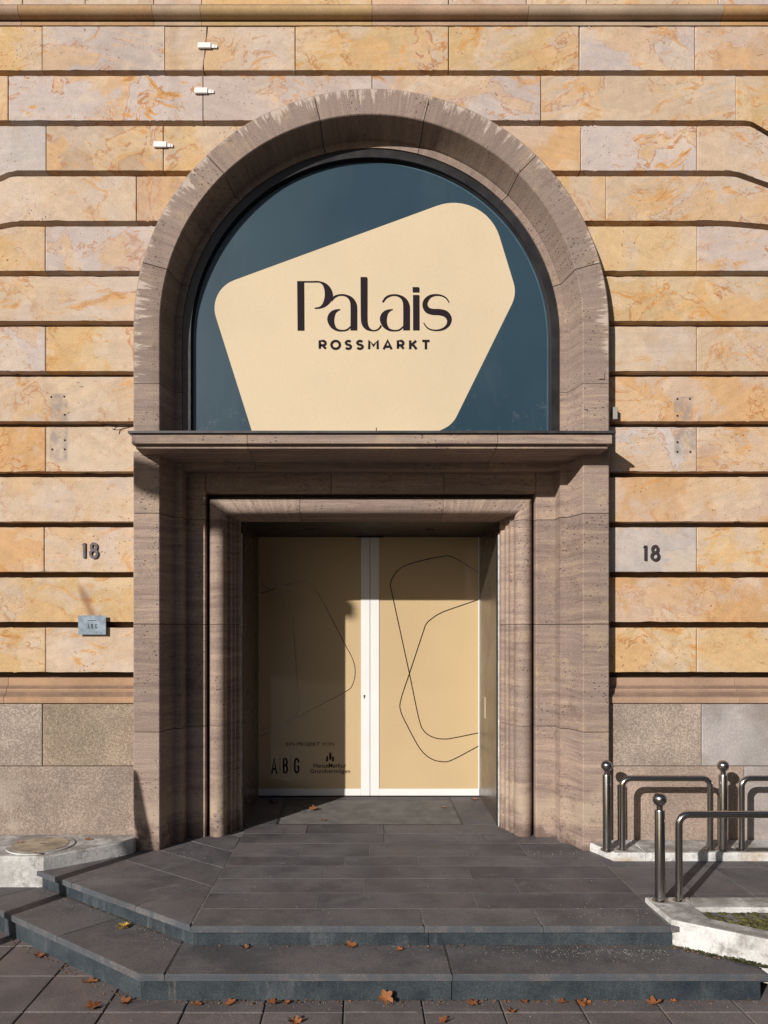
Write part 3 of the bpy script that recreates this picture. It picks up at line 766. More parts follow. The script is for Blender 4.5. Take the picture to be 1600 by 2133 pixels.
# architrave with the roll: (x half width, z of the head, depth)
ar = [(1.228, .990, 5.90), (1.228, .990, 5.83), (1.212, .979, 5.83)]
ar += [(1.150+.062*math.cos(t), .919+.062*math.cos(t), 5.792-.062*math.sin(t)) for t in [math.pi*i/14 for i in range(15)]]
ar += [(1.088, .857, 5.842), (1.074, .856, 5.846), (1.062, .854, 5.846), (1.060, .853, 5.90), (1.041, .847, 5.91), (1.040, .846, 5.955), (1.014, .839, 5.965), (1.010, .838, 6.010), (1.228, .990, 6.01)]
for s in (-1, 1):
    for a, b in zip(zj[:3], zj[1:4]):
        loft('architrave_stone', [[(s*x, d, z) for x, _, d in ar] for z in (a+.0018, b-.0018)], M['portal'], bld, [a+3, b+3])
    xe = (wx(625, 5.75) if s < 0 else wx(923, 5.75))
    # the corner stone: up from the last joint, mitred, then along the head
    loft('architrave_stone', [[(s*x, d, zj[3]+.0018) for x, _, d in ar], [(s*x, d, EYE+z) for x, z, d in ar], [(xe+s*.0018, d, EYE+z) for x, z, d in ar]], M['portal'], bld, [0, .12, .9])
loft('architrave_stone', [[(x, d, EYE+z) for _, z, d in ar] for x in (wx(625, 5.75)+.0018, wx(923, 5.75)-.0018)], M['portal'], bld, [0, 1], swap=True)
# flat lintel between the jambs
for a, b in ((-1.231, wx(690, 5.73)), (wx(690, 5.73), wx(925, 5.73)), (wx(925, 5.73), 1.231)):
    box_uv(prism('lintel_stone', [(a+.0015, EYE+1.012), (b-.0015, EYE+1.012), (b-.0015, EYE+1.24), (a+.0015, EYE+1.24)], 'y', 5.7305, 5.86, M['portal'], bld, .003, 1))
box('lintel_core', -1.45, 1.45, 5.905, 6.0, EYE+.995, EYE+1.30, M['portal'], bld)
for q in (-1, 1):
    a, b = sorted((q*1.06, q*1.56)); box('lintel_core', a, b, 6.09, 7.0, -.1, EYE+1.3, M['backing'], bld)
    a, b = sorted((q*1.24, q*1.56)); box('lintel_core', a, b, 5.955, 6.085, -.1, EYE+1.3, M['backing'], bld)
# canopy
cj = [-1.63, wx(515, 5.21), wx(1037, 5.21), 1.63]
under = [(5.242, 1.258), (5.240, 1.231), (5.607, 1.213), (5.607, 1.164), (5.728, 1.164), (5.80, 1.19), (5.80, 1.258)]
fas = [(5.80, 1.262), (5.216, 1.256), (5.208, 1.258), (5.208, 1.318), (5.212, 1.323), (5.80, 1.335)]
for i, (a, b) in enumerate(zip(cj, cj[1:])):
    loft('canopy_slab', [[(x, d, EYE+z) for d, z in fas] for x in (a+.0018, b-.0018)], M['canopy'], bld, [a, b], swap=True)
    au, bu = (max(a, -1.610), min(b, 1.610))
    loft('canopy_soffit', [[(x, d, EYE+z) for d, z in under] for x in (au+.0018, bu-.0018)], M['portal'], bld, [a, b], swap=True)
fl = [(5.79, 1.352), (5.192, 1.340), (5.190, 1.324), (5.194, 1.324), (5.79, 1.337)]
loft('flashing', [[(x, d, EYE+z) for d, z in fl] for x in (-1.650, 1.650)], M['lead'], bld, [0, 1])

# ---------------- arched window
win = empty('arched_window'); win.parent = bld
ZB = EYE+1.345
def arch_ring(name, r0, r1, d0, d1, m, parent):
    prof = [(r0, d1), (r0, d0), (r1, d0), (r1, d1)]
    rings = [[(-r, d, ZB) for r, d in prof]]+[[(r*math.cos(t), d, ZC+r*math.sin(t)) for r, d in prof] for t in [math.pi-math.pi*i/72 for i in range(73)]]+[[(r, d, ZB) for r, d in prof]]
    return loft(name, rings, m, parent, None, True, 30)
arch_ring('window_frame', 1.3775, 1.318, 5.612, 5.70, M['mullion'], win)
arch_ring('glazing_bead', 1.3175, 1.310, 5.640, 5.70, M['mullion'], win)
arch_ring('rim_reflection', 1.302, 1.296, 5.6535, 5.656, simple('rim_reflection_blue', (.075, .125, .165), .3), win)  # pale ring painting the reflection arcs along the rim of the film
RG = 1.3174
gp = [(-RG, ZB), (RG, ZB)]+[(RG*math.cos(math.pi*i/72), ZC+RG*math.sin(math.pi*i/72)) for i in range(73)]
prism('glass_pane', gp[:2]+gp[3:-1], 'y', 5.655, 5.69, M['film'], win)
box('back_panel', -1.5, 1.5, 5.95, 5.97, EYE+1.2, ZC+1.55, M['mullion'], win)
DG = 5.6535
def round_poly(pts, rad, n=12):
    out = []; N = len(pts)
    for i, p in enumerate(pts):
        p = Vector(p); a = (Vector(pts[i-1])-p); b = (Vector(pts[(i+1) % N])-p); r = rad[i]
        if r == 0: out.append(tuple(p)); continue
        u, v = a.normalized(), b.normalized(); ph = u.angle(v); t = r/math.tan(ph/2)
        p1, p2 = p+u*t, p+v*t; c = p+(u+v).normalized()*(r/math.sin(ph/2))
        a1 = math.atan2(p1.y-c.y, p1.x-c.x); a2 = math.atan2(p2.y-c.y, p2.x-c.x); da = (a2-a1+math.pi) % (2*math.pi)-math.pi
        for k in range(n+1): q = a1+da*k/n; out.append((c.x+r*math.cos(q), c.y+r*math.sin(q)))
    return out
shape = [(432, 604), (1010, 392), (1077, 612), (943, 884), (860, 924), (533, 924)]
sp = round_poly(shape, [62, 100, 62, 55, 0, 0])
prism('cream_panel', [(wx(a, DG), wz(b, DG)) for a, b in sp], 'y', DG, DG+.001, M['cream'], win)
# lettering: strokes traced in units of a 1600-wide crop of the sign
def fP(u, v): return (wx(590+u*.2375, DG), wz(560+v*.2375, DG))
layer = [0]
def ly():
    layer[0] += 1; return DG-.0012-.00012*(layer[0] % 7)
def letter_polys(name, polys, strokes, f=fP, parent=win, m=None):
    bm = bmesh.new()
    for p in polys:
        y0 = ly(); vs = [bm.verts.new((f(u, v)[0], y0, f(u, v)[1])) for u, v in p]; fc = bm.faces.new(vs); fc.normal_update()
        bmesh.ops.triangulate(bm, faces=[fc])
    for s in strokes: add_ribbon(bm, s, f, ly(), 0)
    return from_bm(name, bm, m or M['ink'], parent)
def cm(pts): return catmull(pts, 5)
bowlP = cm([(185, 107), (250, 107), (310, 107), (370, 125), (410, 160), (432, 205), (437, 240), (430, 270), (405, 305), (370, 333), (330, 348), (280, 353)])+cm([(270, 342), (300, 337), (325, 328), (345, 305), (357, 275), (364, 235), (362, 190), (350, 150), (325, 125), (300, 121), (250, 121), (184, 121)])
letter_polys('lettering', [[(122, 107), (185, 107), (187, 543), (126, 543)], bowlP], [])
topA = cm([(428, 268), (440, 243), (462, 230), (500, 222), (540, 223), (590, 240), (625, 270), (645, 310), (650, 350), (650, 430), (650, 541)])+[(590, 541)]+cm([(590, 500), (590, 330), (583, 285), (565, 256), (535, 240), (500, 238), (468, 248), (443, 268), (425, 292)])
bowlA = cm([(592, 518), (562, 543), (520, 550), (480, 548), (440, 532), (410, 505), (390, 465), (387, 430), (400, 395), (425, 370), (460, 356), (500, 353)])+cm([(502, 362), (480, 372), (462, 390), (452, 420), (448, 460), (455, 495), (470, 520), (495, 532), (530, 535), (560, 526), (592, 498)])
letter_polys('lettering', [topA, bowlA], [])
ell = [(678, 72), (733, 72), (740, 82)]+cm([(740, 300), (740, 440), (745, 490), (760, 520), (785, 535), (815, 533), (840, 515), (853, 490)])+cm([(866, 503), (845, 530), (815, 547), (780, 548), (740, 540), (710, 520), (690, 490), (681, 440), (679, 300)])
letter_polys('lettering', [ell], [])
topB = cm([(866, 290), (890, 252), (925, 230), (970, 222), (1010, 226), (1055, 243), (1090, 275), (1108, 315), (1112, 350), (1112, 430), (1112, 540)])+[(1052, 540)]+cm([(1052, 500), (1052, 330), (1045, 285), (1025, 256), (990, 240), (955, 240), (915, 256), (892, 280), (880, 297)])
letter_polys('lettering', [topB, [(u+461, v) for u, v in bowlA]], [])
letter_polys('lettering', [[(1138, 229), (1190, 229), (1196, 237), (1197, 541), (1139, 541)], [(1134, 160), (1188, 160), (1196, 170), (1196, 208), (1136, 208)]], [])
letter_polys('lettering', [], [cm([(1455, 297, 10), (1432, 260, 12), (1388, 235, 14), (1338, 230, 18), (1288, 243, 28), (1252, 280, 42), (1244, 322, 46), (1266, 362, 52), (1314, 378, 54), (1370, 380, 56), (1425, 396, 56), (1456, 438, 46), (1448, 488, 32), (1408, 525, 22), (1345, 540, 14), (1285, 530, 12), (1250, 502, 11), (1232, 472, 9)])])
# sans capitals from centre-line strokes in a unit box
def arc(cx, cy, rx, ry, a0, a1, n=14): return [(cx+rx*math.cos(R(a0+(a1-a0)*i/n)), cy+ry*math.sin(R(a0+(a1-a0)*i/n))) for i in range(n+1)]
GL = {
 'R': [[(0, 1), (0, 0), (.55, 0)]+arc(.55, .28, .40, .28, -90, 90)+[(0, .56)], [(.48, .56), (1, 1)]],
 'O': [arc(.5, .5, .5, .5, 0, 360, 32)],
 'S': [catmull([(.95, .12), (.62, 0), (.25, .04), (.04, .23), (.22, .42), (.6, .51), (.93, .62), (.98, .80), (.75, .97), (.38, 1.0), (.02, .87)], 4)],
 'M': [[(0, 1.06), (.02, -.02), (.5, .62), (.98, -.02), (1, 1.06)]],
 'A': [[(0, 1.08), (.5, -.06), (1, 1.08)], [(.2, .74), (.8, .74)]],
 'K': [[(0, 1.08), (0, -.08)], [(.95, -.04), (.06, .62)], [(.38, .40), (1, 1.06)]],
 'T': [[(-.03, 0), (1.03, 0)], [(.5, 0), (.5, 1.08)]],
 'B': [[(0, 1), (0, 0), (.5, 0)]+arc(.5, .24, .42, .24, -90, 90)+[(0, .48)], [(0, .48), (.52, .48)]+arc(.52, .74, .46, .26, -90, 90)+[(0, 1)]],
 'G': [[(.95, .28)]+arc(.5, .27, .45, .27, 0, -180, 10)+arc(.5, .73, .45, .27, 180, 0, 10)+[(.95, .55), (.55, .55)]],
 'N': [[(0, 1.05), (0, 0), (1, 1), (1, -.05)]],
 '1': [[(.42, 1.04), (.42, -.04)], [(-.28, .16), (.42, .0)]],
 '8': [arc(.5, .235, .36, .235, 0, 360, 28), arc(.5, .735, .47, .265, 0, 360, 28)],
}
def glyph_strokes(ch, u0, u1, v0, v1, wd):
    out = []
    for s in GL[ch]: out.append([(u0+wd/2+(u1-u0-wd)*a, v0+wd/2+(v1-v0-wd)*b, wd) for a, b in s])
    return out
for ch, a, b in (('R', 310, 385), ('O', 412, 508), ('S', 537, 605), ('S', 637, 708), ('M', 743, 840), ('A', 870, 962), ('R', 995, 1067), ('K', 1103, 1180), ('T', 1210, 1293)):
    letter_polys('lettering', [], glyph_strokes(ch, a, b, 622, 712, 22))
# small pieces of flashing at the foot of the window
box('flashing', wx(783, 5.21), wx(785, 5.21), 5.205, 5.208, EYE+1.34, EYE+1.365, M['lead'], bld)
prism('flashing', [(wx(1160, 5.6), ZB+.01), (wx(1182, 5.6), ZB+.01), (wx(1178, 5.6), ZB+.03), (wx(1168, 5.6), ZB+.035)], 'y', 5.57, 5.598, M['trim'], bld)

# ---------------- reveal and doors
DD = 6.95; HC = EYE+.8365
for s in (-1, 1):
    x0, x1 = sorted((s*1.002, s*1.03)); box('reveal_panel', x0, x1, 6.03, DD+.03, ZL+.001, HC+.02, M['bronze'], bld)
    x0, x1 = sorted((s*.996, s*1.0015)); box('reveal_edge', x0, x1, 6.025, 6.075, ZL+.001, HC-.09, M['rubber'], bld)
    x0, x1 = sorted((s*1.0025, s*1.022)); box('reveal_trim', x0, x1, 6.013, 6.024, ZL+.001, HC-.09, M['trim'], bld)
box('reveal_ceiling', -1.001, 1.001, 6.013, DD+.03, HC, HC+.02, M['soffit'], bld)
for x in (-.507, .507):
    bm = bmesh.new(); bmesh.ops.create_cone(bm, cap_ends=True, segments=20, radius1=.036, radius2=.036, depth=.008, matrix=Matrix.Translation((x, 6.48, HC-.004)))
    from_bm('downlight', bm, M['lead'], bld)
box('room_back', -1.3, 1.3, DD+.09, DD+.12, 0, HC+.3, M['rubber'], bld)
box('switch_plate', .998, 1.0015, 6.60, 6.67, wz(1496, 6.63), wz(1452, 6.63), simple('beige_plate', (.45, .37, .28), .5), bld)
door = empty('double_door'); door.parent = bld
zt = HC-.004
xs0, xm0, xm, xm1, xs1 = wx(541, DD), wx(752, DD), wx(771, DD), wx(790, DD), wx(1000, DD)
box('stile', xm0, xm-.002, DD, DD+.05, zfl(DD)+.010, zt, M['white_paint'], door, .002)
box('stile', xm+.002, xm1, DD, DD+.05, zfl(DD)+.010, zt, M['white_paint'], door, .002)
zr = wz(1643, DD)
box('bottom_rail', -1.001, xm0-.0005, DD+.0005, DD+.05, zfl(DD)+.010, zr, M['white_paint'], door, .002)
box('bottom_rail', xm1+.0005, 1.001, DD+.0005, DD+.05, zfl(DD)+.010, zr, M['white_paint'], door, .002)
box('door_panel', -1.001, xm0-.001, DD+.006, DD+.04, zr+.001, zt, M['door_cream'], door)
box('door_panel', xm1+.001, .991, DD+.006, DD+.04, zr+.001, zt, M['door_cream'], door)
box('stile', .9915, 1.001, DD+.001, DD+.05, zr+.001, zt, M['white_paint'], door)
box('door_seal', xm-.0018, xm+.0018, DD+.012, DD+.04, zfl(DD)+.010, zt, M['rubber'], door)
box('threshold', -1.001, 1.001, DD-.012, DD+.05, zfl(DD)-.03, zfl(DD)+.008, M['rubber'], door)
box('door_closer', wx(742, DD), wx(800, DD), DD-.03, DD-.001, wz(1120, DD), zt+.001, M['rubber'], door, .003)
kx, kz = wx(759, DD), wz(1451, DD)
bm = bmesh.new(); bmesh.ops.create_cone(bm, cap_ends=True, segments=14, radius1=.009, radius2=.009, depth=.003, matrix=Matrix.Translation((kx, DD-.0015, kz+.006)) @ Matrix.Rotation(R(90), 4, 'X'))
add_box(bm, kx-.0045, kx+.0045, DD-.003, DD-.0002, kz-.016, kz+.002)
from_bm('keyhole', bm, M['rubber'], door)
DPn = DD+.0048
def fD(u, v): return (wx(530+u*.33125, DD), wz(1100+v*.33125, DD))
def line(pts, wd=5.0):
    bm = bmesh.new(); add_ribbon(bm, [(a, b, wd) for a, b in catmull(pts, 8)], fD, DPn-.0002*random.random(), 0)
    from_bm('line_print', bm, M['line_ink'], door)
line([(40, 412), (130, 381), (245, 343), (300, 333), (350, 350), (400, 410), (480, 560), (575, 740), (620, 830), (634, 910), (615, 990), (575, 1028), (440, 1100), (300, 1172), (190, 1228), (115, 1270), (40, 1310)], 4.2)
line([(40, 352), (145, 412), (200, 452), (230, 510), (250, 690), (268, 950), (279, 1120), (268, 1168), (215, 1212), (120, 1250), (40, 1272)], 3.0)
line([(1412, 282), (1320, 222), (1240, 180), (1180, 178), (1030, 210), (925, 248), (870, 310), (857, 365), (872, 440), (975, 915), (1035, 1200), (1070, 1280), (1130, 1318), (1200, 1327), (1265, 1318), (1412, 1288)], 6)
line([(1408, 450), (1300, 487), (1180, 530), (1115, 570), (1080, 605), (1058, 665), (975, 915), (921, 1080), (920, 1150), (960, 1240), (1040, 1385), (1110, 1450), (1185, 1470), (1250, 1456), (1412, 1370)], 6)
def text(name, s, cx, cz, height, width, y, m, parent, bold=0, align='CENTER'):
    cu = bpy.data.curves.new(name, 'FONT'); cu.body = s; cu.align_x = align; cu.size = 1; cu.offset = bold; cu.resolution_u = 3
    o = bpy.data.objects.new(name, cu); COL.objects.link(o)
    bpy.context.view_layer.update()
    me = bpy.data.meshes.new_from_object(o.evaluated_get(bpy.context.evaluated_depsgraph_get()))
    bpy.data.objects.remove(o); bpy.data.curves.remove(cu)
    xs = [v.co.x for v in me.vertices]; ys = [v.co.y for v in me.vertices]
    sx = width/(max(xs)-min(xs)); sy = height/(max(ys)-min(ys)); mx = (max(xs)+min(xs))/2; my = (max(ys)+min(ys))/2
    for v in me.vertices: v.co = Vector((cx+(v.co.x-mx)*sx, y, cz+(v.co.y-my)*sy))
    me.materials.clear()
    return link(name, me, m, parent)
def tx(s, u0, u1, v0, v1, bold=0):
    (xa, za), (xb, zb) = fD(u0, v0), fD(u1, v1)
    return text('lettering', s, (xa+xb)/2, (za+zb)/2, za-zb, xb-xa, DPn, M['ink'], door, bold)
tx('EIN PROJEKT VON', 202, 502, 1348, 1376, .004)
tx('HanseMerkur', 372, 578, 1480, 1508, .010)
tx('Grundverm\u00f6gen', 351, 602, 1516, 1550, .010)
def fS(u, v): return fD(u, v)
layer[0] = 0
def door_glyph(ch, a, b, v0, v1, wd):
    bm = bmesh.new()
    for i, s in enumerate(glyph_strokes(ch, a, b, v0, v1, wd)): add_ribbon(bm, s, fD, DPn-.0003*i, 0)
    from_bm('lettering', bm, M['ink'], door)
door_glyph('A', 104, 144, 1446, 1544, 11); door_glyph('B', 178, 212, 1446, 1544, 11); door_glyph('G', 247, 284, 1446, 1544, 11)
bm = bmesh.new()
for u in (160, 229): add_ribbon(bm, [(u, 1425, 2), (u, 1546, 2)], fD, DPn, 0)
from_bm('logo', bm, M['ink'], door)
bm = bmesh.new()
for p in ([(449, 1468), (463, 1468), (463, 1430), (453, 1436)], [(470, 1454), (477, 1464), (484, 1452), (484, 1413), (470, 1413)], [(488, 1468), (500, 1468), (500, 1440), (488, 1434)]):
    bm.faces.new([bm.verts.new((fD(a, b)[0], DPn, fD(a, b)[1])) for a, b in p])
from_bm('logo', bm, M['ink'], door)

# ---------------- drilled holes left in the stone
for px, py in ((107, 827), (134, 826), (135, 864), (109, 936), (135, 936), (135, 917), (1411, 831), (1437, 831), (1411, 866), (1411, 921), (1411, 941), (1438, 941)):
    bm = bmesh.new(); bmesh.ops.create_cone(bm, cap_ends=True, segments=12, radius1=.007, radius2=.007, depth=.006, matrix=Matrix.Translation((wx(px, DW), DW-.0002, wz(py, DW))) @ Matrix.Rotation(R(90), 4, 'X'))
    from_bm('drilled_hole', bm, M['hole'], bld)
# small metal pieces at the portal
box('anchor_plate', wx(1247, 5.4), wx(1259, 5.4), 5.392, 5.401, wz(790, 5.4), wz(776, 5.4), M['canopy'], bld, .002)
box('junction_box', wx(1274, 5.5), wx(1283, 5.5), 5.46, 5.516, wz(876, 5.5), wz(851, 5.5), simple('grey_box', (.34, .32, .31), .5), bld, .002)

# ================================================================== THINGS ON THE WALL
def numeral(cx, cy, label):
    o = empty('house_number', (wx(cx, DW), DW, wz(cy, DW))); tag(o, label, 'house number', 'house numbers on the wall')
    k = 1/290
    for ch, u0, u1 in (('1', -18.0, -8.5), ('8', -4.0, 16.5)):
        bm = bmesh.new()
        def f(u, v): return (o.location.x+u*k*1.0, o.location.z-v*k)
        for i, s in enumerate(glyph_strokes(ch, u0, u1, -17, 17, 5.2)): add_ribbon(bm, s, f, DW-.012-.0006*i, .0112+.0006*i)
        child(from_bm('numeral', bm, M['digit']), o)
numeral(190, 1147, 'dark metal number 18 on stone left of the portal')
numeral(1358, 1152, 'dark metal number 18 on stone right of the portal')
pq = tag(empty('plaque', (wx(192, DW), DW, wz(1302, DW))), 'small blue-grey metal plaque with letters on the left wall', 'plaque')
child(box('plate', wx(163, 5.49), wx(221, 5.49), 5.487, 5.492, wz(1322, 5.49), wz(1282, 5.49), M['plaque'], None, .001), pq)
bm = bmesh.new()
for px in (172, 212):
    for py in (1289, 1315): add_box(bm, wx(px, 5.5)-.006, wx(px, 5.5)+.006, 5.492, DW+.002, wz(py, 5.5)-.006, wz(py, 5.5)+.006)
child(from_bm('spacer', bm, M['lead']), pq)
def fQ(u, v): return (wx(150+u*.10787, 5.487), wz(1110+v*.10787, 5.487))
bm = bmesh.new(); add_ribbon(bm, [(300, 1696, 12), (472, 1696, 12)], fQ, 5.4865, 0)
for ch, a, b in (('A', 300, 342), ('B', 372, 408), ('G', 445, 484)):
    for i, s in enumerate(glyph_strokes(ch, a, b, 1755, 1850, 10)): add_ribbon(bm, s, fQ, 5.4862-.0002*i, 0)
child(from_bm('lettering', bm, M['ink']), pq)
for px, py, lab in ((413, 97, 'white crack gauge over the cracked block, topmost of three'), (406, 191, 'white crack gauge on the joint below the topmost gauge'), (321, 303, 'white crack gauge lowest of three, left of the arch')):
    o = tag(empty('crack_gauge', (wx(px, DW), DW, wz(py, DW))), lab, 'crack gauge', 'white crack gauges on the wall')
    x, z = o.location.x, o.location.z; k = 1/290
    child(box('gauge_body', x, x+27*k, DW-.018, DW-.001, z-5.6*k, z+5.6*k, M['white_plastic'], None, .002), o)
    child(box('gauge_arm', x+27.2*k, x+35*k, DW-.010, DW-.004, z-4.5*k, z+2.8*k, M['white_plastic'], None, .001), o)
    child(box('gauge_foot', x+35.6*k, x+40*k, DW-.010, DW-.001, z-4.5*k, z+1.4*k, M['white_plastic'], None, .001), o)
bm = bmesh.new(); tube(bm, catmull([(wx(277, 5.50), 5.515, wz(886, 5.5)), (wx(258, 5.49), 5.495, wz(886, 5.49)), (wx(244, 5.49), 5.49, wz(889, 5.49)), (wx(237, 5.48), 5.48, wz(896, 5.48))], 5), .0035, 8)
tube(bm, catmull([(wx(246, 5.49), 5.492, wz(889, 5.49)), (wx(232, 5.48), 5.485, wz(888, 5.48)), (wx(222, 5.47), 5.48, wz(885, 5.48))], 4), .003, 8)
tag(from_bm('cable', bm, M['rubber'], None, None, 40), 'short frayed black cable sticking out of the wall at the canopy', 'cable')

# ================================================================== KERBS, PLANTER
ledge = tag(empty('ledge', (-2.4, 5.2, 0)), 'whitewashed concrete ledge left of the landing with round cover', kind='structure')
zl = EYE-1.464
lp = [(-4.2, 4.95), (-2.12, 4.95), (-1.655, 5.325), (-1.655, 5.476), (-4.2, 5.476)]
child(prism('ledge_block', lp, 'z', ZT-.03, zl, M['concrete'], None, .012, 2), ledge)
def disc(name, cx, cy, r, z0, z1, m, parent, seg=40):
    bm = bmesh.new(); add_prism(bm, [(cx+r*math.cos(2*math.pi*i/seg), cy+r*math.sin(2*math.pi*i/seg)) for i in range(seg)], 'z', z0, z1, .004, 1)
    return child(from_bm(name, bm, m), parent)
disc('cover_ring', -2.235, 5.185, .215, zl-.01, zl+.007, M['concrete'], ledge)
disc('cover', -2.235, 5.185, .178, zl-.008, zl+.0095, simple('rusty_cover', (.33, .27, .20), .8, var=.4, scale=7), ledge)
child(box('cover_lock', -2.25, -2.21, 5.20, 5.212, zl+.009, zl+.0105, M['lead']), ledge)
kerb = tag(empty('kerb', (2.4, 5.3, 0)), 'low whitewashed kerb along the wall right of the portal', kind='structure')
ke = [(1.535, 5.395), (1.625, 5.155)]
kz = EYE-1.5
xsplit = [wx(1345, 5.16), wx(1545, 5.16), 4.3]
child(prism('kerb_stone', [ke[0], ke[1], (xsplit[0]-.0015, 5.155), (xsplit[0]-.0015, 5.474), (1.68, 5.474), (1.68, 5.396)], 'z', ZL-.02, kz, M['concrete'], None, .012, 2), kerb)
for a, b in zip(xsplit, xsplit[1:]):
    child(prism('kerb_stone', [(a+.0015, 5.156), (b-.0015, 5.156), (b-.0015, 5.474), (a+.0015, 5.474)], 'z', ZL-.02, kz-.001, M['concrete'], None, .012, 2), kerb)
pl = tag(empty('planter', (2.4, 4.0, 0)), 'low whitewashed planter wall with moss at the right of the steps', 'planter')
zp = .270
FR = Vector((2.01-.08-1.553, 3.79-4.05)).normalized(); FN = Vector((-FR.y, FR.x))
f0 = Vector((1.560, 4.045)); f1 = f0+FR*2.6
child(prism('planter_wall', [(1.548, 4.385), (1.548, 4.32), tuple(f0), tuple(f1), tuple(f1+FN*.11), tuple(f0+FN*.11+FR*.16), (1.745, 4.225), (1.80, 4.385)], 'z', .05, zp, M['concrete'], None, .010, 2), pl)
child(prism('planter_wall', [(1.803, 4.385), (1.748, 4.2245), (4.2, 4.2245), (4.2, 4.385)], 'z', .05, zp-.001, M['concrete'], None, .008, 2), pl)
soil = [tuple(f0+FN*.10+FR*.16), tuple(f1+FN*.10), (4.2, 4.23), (1.74, 4.23)]
child(prism('soil', soil, 'z', .1, zp-.042, M['moss'], None), pl)
# moss cushions and weeds, beyond counting
bm = bmesh.new()
for i in range(900):
    t = random.uniform(.0, 1.7); q = random.random()
    a = f0+FN*.115+FR*(.2+t); yb = 4.222; p = Vector((a.x, a.y+(yb-a.y)*q**.6)) if a.y < yb else None
    if p is None: continue
    r = random.uniform(.006, .016)
    bmesh.ops.create_icosphere(bm, subdivisions=1, radius=r, matrix=Matrix.Translation((p.x, p.y, zp-.043+random.uniform(0, .012))) @ Matrix.Diagonal((1.4, 1.4, .8, 1)))
moss = tag(from_bm('moss', bm, M['moss'], None, None, 60), 'yellow-green moss growing on the planter soil', kind='stuff')
def leaflets(bm, c, n, size, spread, h):
    for i in range(n):
        a = random.uniform(0, 6.283); b = random.uniform(.15, 1.1); r = random.uniform(.2, 1)*spread
        base = Vector(c)+Vector((math.cos(a)*r*.35, math.sin(a)*r*.35, 0)); d = Vector((math.cos(a)*math.cos(b), math.sin(a)*math.cos(b), math.sin(b)))
        s = d.cross(Vector((0, 0, 1))).normalized(); L = random.uniform(.5, 1)*h; w_ = L*size
        m_ = base+d*L*.5; e = base+d*L+Vector((0, 0, -L*.2))
        v = [bm.verts.new(p) for p in (base, m_+s*w_, e, m_-s*w_)]
        bm.faces.new(v)
bm = bmesh.new()
for i in range(46):
    t = random.uniform(.16, .9)
    a = f0+FN*.12+FR*(.2+t); y_ = random.uniform(a.y+.01, min(4.19, a.y+.14)); leaflets(bm, (a.x, y_, zp-.035), 9, .38, .03, .034)
tag(from_bm('weeds', bm, M['weed']), 'small green weeds growing in the planter moss', kind='stuff')
bm = bmesh.new()
for i in range(70):
    s = random.random()**.7*.48; p = f0+FR*s-FN*random.uniform(.004, .03); leaflets(bm, (p.x, p.y, ZT), 5, .4, .02, .022 if s < .3 else .03)
tag(from_bm('undergrowth', bm, M['weed']), 'weeds and moss along the foot of the planter wall', kind='stuff')
bm = bmesh.new()
for i in range(120):
    s = random.random()*.9; p = Vector(UL)+UD*(.25+s*1.1)+UN*.016; leaflets(bm, (p.x, p.y-.004, ZT), 3, .35, .012, .010)
for i in range(90):
    x = random.uniform(-1.05, 1.85); leaflets(bm, (x, 3.70+.016, .0), 3, .3, .012, .009+.012*(random.random() > .9))
tag(from_bm('moss_strip', bm, simple('dry_moss', (.085, .068, .025), .9, var=.5, scale=30)), 'thin dry moss in the joints at the foot of the steps', kind='stuff')

# ================================================================== STEEL BOLLARDS AND HOOPS
def lathe(bm, prof, c, seg=24):
    rings = [[bm.verts.new((c[0]+r*math.cos(2*math.pi*k/seg), c[1]+r*math.sin(2*math.pi*k/seg), c[2]+z)) for k in range(seg)] for r, z in prof]
    for a, b in zip(rings, rings[1:]):
        for k in range(seg): bm.faces.new((a[k], a[(k+1) % seg], b[(k+1) % seg], b[k]))
    bm.faces.new(rings[0][::-1]); bm.faces.new(rings[-1])
def make_bollard():
    o = empty('bollard')
    bm = bmesh.new(); lathe(bm, [(.0285, .004), (.0285, .505), (.0265, .510), (.017, .511), (.017, .535)], (0, 0, 0)); child(from_bm('post', bm, M['steel'], None, None, 40), o)
    bm = bmesh.new(); bmesh.ops.create_uvsphere(bm, u_segments=28, v_segments=16, radius=.0385, matrix=Matrix.Translation((0, 0, .570))); child(from_bm('ball', bm, M['steel'], None, None, 60), o)
    bm = bmesh.new(); lathe(bm, [(.044, -.002), (.044, .004), (.040, .006)], (0, 0, 0)); child(from_bm('base_flange', bm, M['steel'], None, None, 30), o)
    return o
def make_hoop(wd=.596, h=.505, r=.055):
    o = empty('hoop_barrier')
    pts = [(0, 0, 0), (0, 0, h-.02-r)]+[(r-r*math.cos(t), 0, h-.02-r+r*math.sin(t)) for t in [math.pi/2*i/8 for i in range(1, 9)]]
    pts += [(wd-r+r*math.sin(t), 0, h-.02-r+r*math.cos(t)) for t in [math.pi/2*i/8 for i in range(9)]]+[(wd, 0, 0)]
    bm = bmesh.new(); tube(bm, pts, .020, 18); child(from_bm('hoop', bm, M['steel'], None, None, 40), o)
    for x in (0, wd):
        bm = bmesh.new(); lathe(bm, [(.034, -.002), (.034, .004), (.030, .006)], (x, 0, 0)); child(from_bm('base_flange', bm, M['steel'], None, None, 30), o)
    return o
def dup(o):
    c = o.copy(); COL.objects.link(c)
    for ch in o.children:
        k = ch.copy(); COL.objects.link(k); k.parent = c
    return c
b0, h0 = make_bollard(), make_hoop()
first = True
